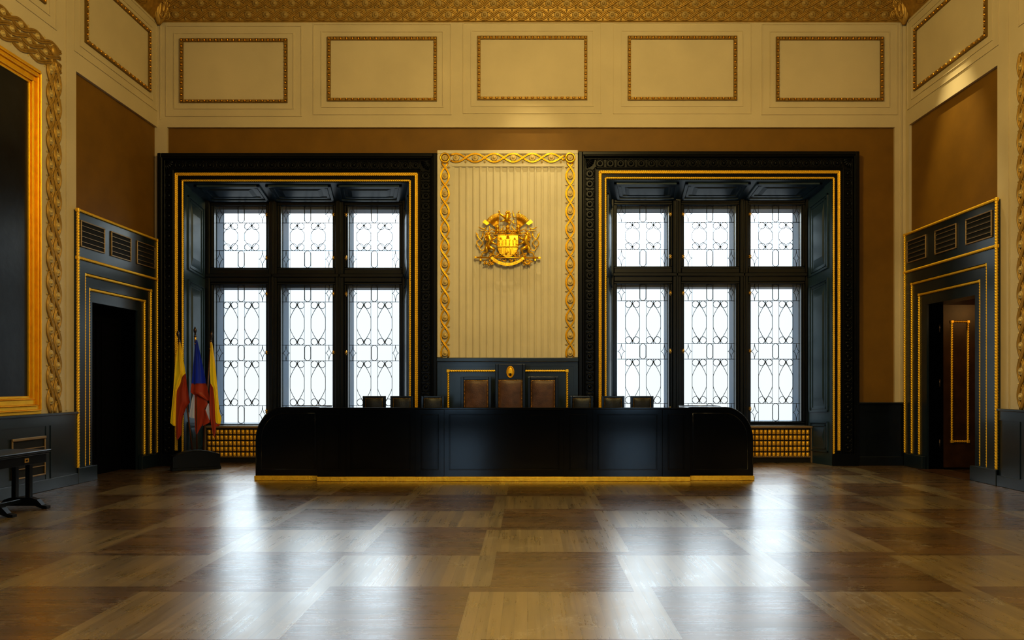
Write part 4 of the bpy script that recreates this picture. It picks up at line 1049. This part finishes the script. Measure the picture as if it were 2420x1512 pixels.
FL = [dict(base=(453.5, 1075), top=(424, 812), tip=779, Y=12.86, lab='yellow and red flag, leftmost of the three on the stand',
           sheets=[(0, [(205, 176, 192), (280, 152, 205), (400, 140, 225), (505, 131, 241), (560, 128, 205), (600, 125, 190), (660, 121, 158), (760, 112, 150), (880, 100, 148), (995, 91, 146), (1005, 120, 143)], .03, 2.2, 0, 0),
                   (1, [(500, 238, 242), (530, 205, 246), (600, 190, 252), (660, 156, 262), (720, 150, 271), (780, 148, 281), (820, 147, 250), (860, 147, 235), (920, 147, 212), (990, 146, 203), (1060, 149, 204), (1100, 150, 196), (1142, 154, 162)], .03, 2.0, 1.0, -.01)]),
      dict(base=(466, 1073), top=(461.5, 800), tip=771, Y=12.98, lab='flag with blue wedge above red and white, in the middle of the stand',
           sheets=[(2, [(178, 330, 352), (230, 328, 364), (320, 322, 384), (450, 311, 412), (560, 301, 434), (605, 296, 440)], .03, 2.2, .5, 0),
                   (1, [(596, 296, 438), (640, 290, 450), (682, 288, 459), (700, 310, 463), (730, 370, 468), (762, 440, 472)], .03, 2.4, .5, -.012),
                   (1, [(690, 326, 380), (740, 328, 430), (790, 328, 455), (850, 328, 420), (930, 328, 416), (990, 329, 405), (1040, 330, 375), (1088, 340, 352)], .03, 1.5, 0, 0.01),
                   (1, [(850, 400, 432), (900, 404, 450), (960, 405, 474), (975, 408, 472), (1005, 405, 415)], .02, 1.2, 1, 0.02),
                   (3, [(696, 312, 330), (760, 298, 330), (860, 282, 330), (920, 273, 330), (932, 300, 328)], .02, 1.5, 0, .03),
                   (3, [(790, 455, 466), (830, 440, 470), (870, 425, 471), (920, 440, 472), (950, 455, 472)], .015, 1, 0, .03)]),
      dict(base=(480.5, 1070), top=(498, 812), tip=781, Y=13.02, lab='yellow and red flag, rightmost of the three, nearest the window',
           sheets=[(0, [(205, 482, 498), (300, 478, 512), (450, 476, 530), (600, 480, 543), (640, 506, 548), (760, 518, 557), (870, 522, 566), (930, 524, 588), (990, 536, 576), (1000, 560, 572)], .03, 1.8, .3, 0),
                   (1, [(600, 474, 484), (640, 473, 508), (760, 470, 520), (870, 473, 524), (940, 480, 528), (1000, 487, 535), (1060, 498, 532), (1118, 513, 520)], .03, 1.6, 0, -.008),
                   (1, [(985, 534, 572), (1000, 532, 574), (1012, 534, 552)], .01, 1, 0, -.01)])]
for f in FL:
    Yp = f['Y']; bp, tp = D(*f['base'], Yp), D(*f['top'], Yp); 
    best = None
    for q_ in range(0, 60):       # where the leaning pole meets the middle of the arched top
        a_ = Lf * (q_ + .5) / 60; w_ = Tst(a_, 0, .13); h_ = .25 + .085 * math.sin(PI * a_ / Lf)
        e_ = abs((VX + w_[0] * F / w_[1]) - f['base'][0])
        if best is None or e_ < best[0]: best = (e_, w_, h_)
    bp = Vector((best[1][0], best[1][1], best[2] + .006))
    root = empty('flag', tuple(bp)); tag(root, f['lab'], 'flag', 'flags in the black stand')
    mb = MB(); mb.tube([tuple(bp), tuple(tp)], .014, 8); mb.build('pole', 'pole', root)
    mb = MB(); dr = (tp - bp).normalized(); tipz = D(0, f['tip'], Yp).z
    hh = tipz - tp.z
    mb.tube([tuple(tp + dr * hh * t) for t in (0, .12, .16, .22, .28, .33, .42, .55, .7, .85, 1.)], [.014, .014, .024, .024, .013, .02, .013, .026, .030, .018, .001], 8)
    mb.build('finial', 'steel', root)
    c_ = MB(); c_.tube([tuple(tp - dr * .06), tuple(tp + dr * .04)], .019, 8); c_.tube([tuple(tp - dr * .1), tuple(tp - dr * .08)], .021, 8); c_.build('collar', 'brass', root)
    mb = MB()
    for (mi, rows, amp, folds, ph, off) in f['sheets']: sheet(mb, rows, Yp - .03, mi, amp, folds, ph, off)
    o = mb.build('cloth', ['yellow', 'red', 'navy', 'white'], root, recalc=False)
    

# ================================================================ SIDE TABLE
tf, tb_ = -5.78, -6.32; ya, yb = 8.12, 9.06; zt = .70
root = empty('side_table', ((tf + tb_) / 2, (ya + yb) / 2, 0)); tag(root, 'small black trestle table with brass keyhole plate by the left wall', 'table')
mb = MB(); mb.box(tb_, tf, ya, yb, zt - .03, zt, bev=.008); mb.box(tb_ + .015, tf - .015, ya + .015, yb - .015, zt - .05, zt - .03, bev=.006); mb.build('tabletop', 'black', root)
mb = MB(); mb.box(tb_ + .04, tf - .04, ya + .05, yb - .04, zt - .155, zt - .05, bev=.004); ap = mb.build('apron', 'carved', root)
mb = MB(); yk = 8.66; mb.T = lambda a, b_, d: (tf - .04 + d, a, b_); mb.ring(yk - .035, yk + .035, zt - .125, zt - .075, .014, 0, .008, bev=.002); mb.build('keyhole_plate', 'brass', ap)
for yt in (8.33, 8.92):
    for xq in (-6.13, -5.965):
        mb = MB(); mb.box(xq - .028, xq + .028, yt - .03, yt + .03, .10, zt - .15, bev=.006); mb.build('leg', 'carved', root)
    mb = MB(lambda a, b_, d: (a, yt - .035 + d, b_))
    xa_, xb_ = -6.36, -5.73
    prof_ = [(xa_, 0), (xa_ + .05, 0), (xa_ + .14, .035), (xb_ - .14, .035), (xb_ - .05, 0), (xb_, 0), (xb_ + .0, .03), (xb_ - .06, .045), (xb_ - .12, .11), (xb_ - .20, .135), (xa_ + .20, .135), (xa_ + .12, .11), (xa_ + .06, .045), (xa_, .03)]
    mb.prism(prof_, 0, .07); mb.build('foot', 'carved', root)
mb = MB(); mb.box(-6.07, -6.03, 8.33, 8.92, .075, .12, bev=.005); mb.build('stretcher', 'black', root)

# ================================================================ LIGHT
mb = MB(); mb.box(XL, XR, YF, YF + .06, 0, 3.3); struct(mb.build('reflection_screen', 'carved'), 'added dark screen behind the viewer that darkens the desk reflections', 'wainscot')  # unseen dark screen, added so the desk front reflects less warm wall
wd = bpy.data.worlds.new('overcast'); SC.world = wd; wd.use_nodes = True; nt = wd.node_tree
bg = nt.nodes['Background']; tc = nt.nodes.new('ShaderNodeTexCoord'); sp = nt.nodes.new('ShaderNodeSeparateXYZ'); rmp = nt.nodes.new('ShaderNodeValToRGB')
nt.links.new(tc.outputs['Generated'], sp.inputs[0]); nt.links.new(sp.outputs[2], rmp.inputs[0]); nt.links.new(rmp.outputs[0], bg.inputs['Color'])
e = rmp.color_ramp.elements; e[0].position = 0.; e[0].color = (.305, .305, .30, 1); e[1].position = .34; e[1].color = (1.36, 1.43, 1.47, 1)
for p_, c_ in ((.09, (.31, .325, .335, 1)), (.135, (.345, .37, .385, 1)), (.17, (.62, .68, .72, 1)), (.24, (1.04, 1.10, 1.14, 1))):
    q = e.new(p_); q.color = c_
bg.inputs['Strength'].default_value = 3.5
def light(name, kind, loc, power, col, target=None, **kw):
    l = bpy.data.lights.new(name, kind); l.energy = power; l.color = col
    for a, v in kw.items(): setattr(l, a, v)
    o = bpy.data.objects.new(name, l); COL.objects.link(o); o.location = loc
    if target is not None: o.rotation_euler = (Vector(target) - Vector(loc)).to_track_quat('-Z', 'Y').to_euler()
    return o
for w in WIN:
    o = light('window_portal', 'AREA', ((w['gx'][0][0] + w['gx'][2][1]) / 2, YO + .02, (w['gz'][1][0] + w['gz'][0][1]) / 2), 1, (1, 1, 1), (((w['gx'][0][0] + w['gx'][2][1]) / 2), 0, (w['gz'][1][0] + w['gz'][0][1]) / 2),
              shape='RECTANGLE', size=w['gx'][2][1] - w['gx'][0][0] + .1, size_y=w['gz'][0][1] - w['gz'][1][0] + .1)
    o.data.cycles.is_portal = True
WARM = (1.0, .78, .33)
light('assumed_chandelier_light', 'POINT', (0.6, 7.2, 7.0), 640, WARM, shadow_soft_size=.5)  # assumed warm overhead lamp, out of view; no chandelier is built
light('assumed_chandelier_light', 'POINT', (0.6, 1.5, 7.0), 380, WARM, shadow_soft_size=.5)  # second assumed overhead lamp, behind most of the view, for warm room light
light('assumed_spot_arms', 'SPOT', (0.12, 12.35, 8.5), 300, (1, .82, .44), (.05, 13.1, 5.0), spot_size=math.radians(46), spot_blend=1., shadow_soft_size=.03)  # assumed unseen spotlight, inferred from the glow and steep shadows on the panel
light('assumed_spot_right', 'SPOT', (6.15, 12.0, 8.5), 620, (1, .82, .44), (6.45, 12.0, 5.0), spot_size=math.radians(40), spot_blend=.7, shadow_soft_size=.03)  # assumed unseen spotlight, inferred from the scallop of light on the right wall
for x_ in (-2.3, 3.6):
    light('assumed_rear_light', 'AREA', (x_, YF + .1, 2.1), 55, (.48, .74, 1.0), (x_, 10, 2.0), shape='RECTANGLE', size=1.5, size_y=2.7)  # assumed unseen cool lamps, inferred from blue desk reflections; no rear window is built
light('assumed_passage_light', 'POINT', (XR + 1.2, 11.9, 2.8), 14, (1, .55, .18), shadow_soft_size=.15)  # assumed unseen lamp, inferred from the orange light on the open leaf

cam = bpy.data.cameras.new('camera'); cam.sensor_width = 36; cam.lens = 36 * F / 2420; cam.shift_x = (1210 - VX) / 2420; cam.shift_y = (VY - 756) / 2420
cam.clip_end = 200
co = bpy.data.objects.new('camera', cam); COL.objects.link(co); co.location = (0, 0, EYE); co.rotation_euler = (PI / 2, 0, 0); SC.camera = co
SC.view_settings.view_transform = 'Standard'; SC.view_settings.look = 'Medium High Contrast'; SC.view_settings.exposure = 0; SC.view_settings.gamma = 1
try:
    cy = SC.cycles; cy.max_bounces = 8; cy.diffuse_bounces = 4; cy.glossy_bounces = 4; cy.transparent_max_bounces = 12; cy.transmission_bounces = 4
    cy.sample_clamp_indirect = 6; cy.caustics_reflective = False; cy.caustics_refractive = False
except Exception: pass
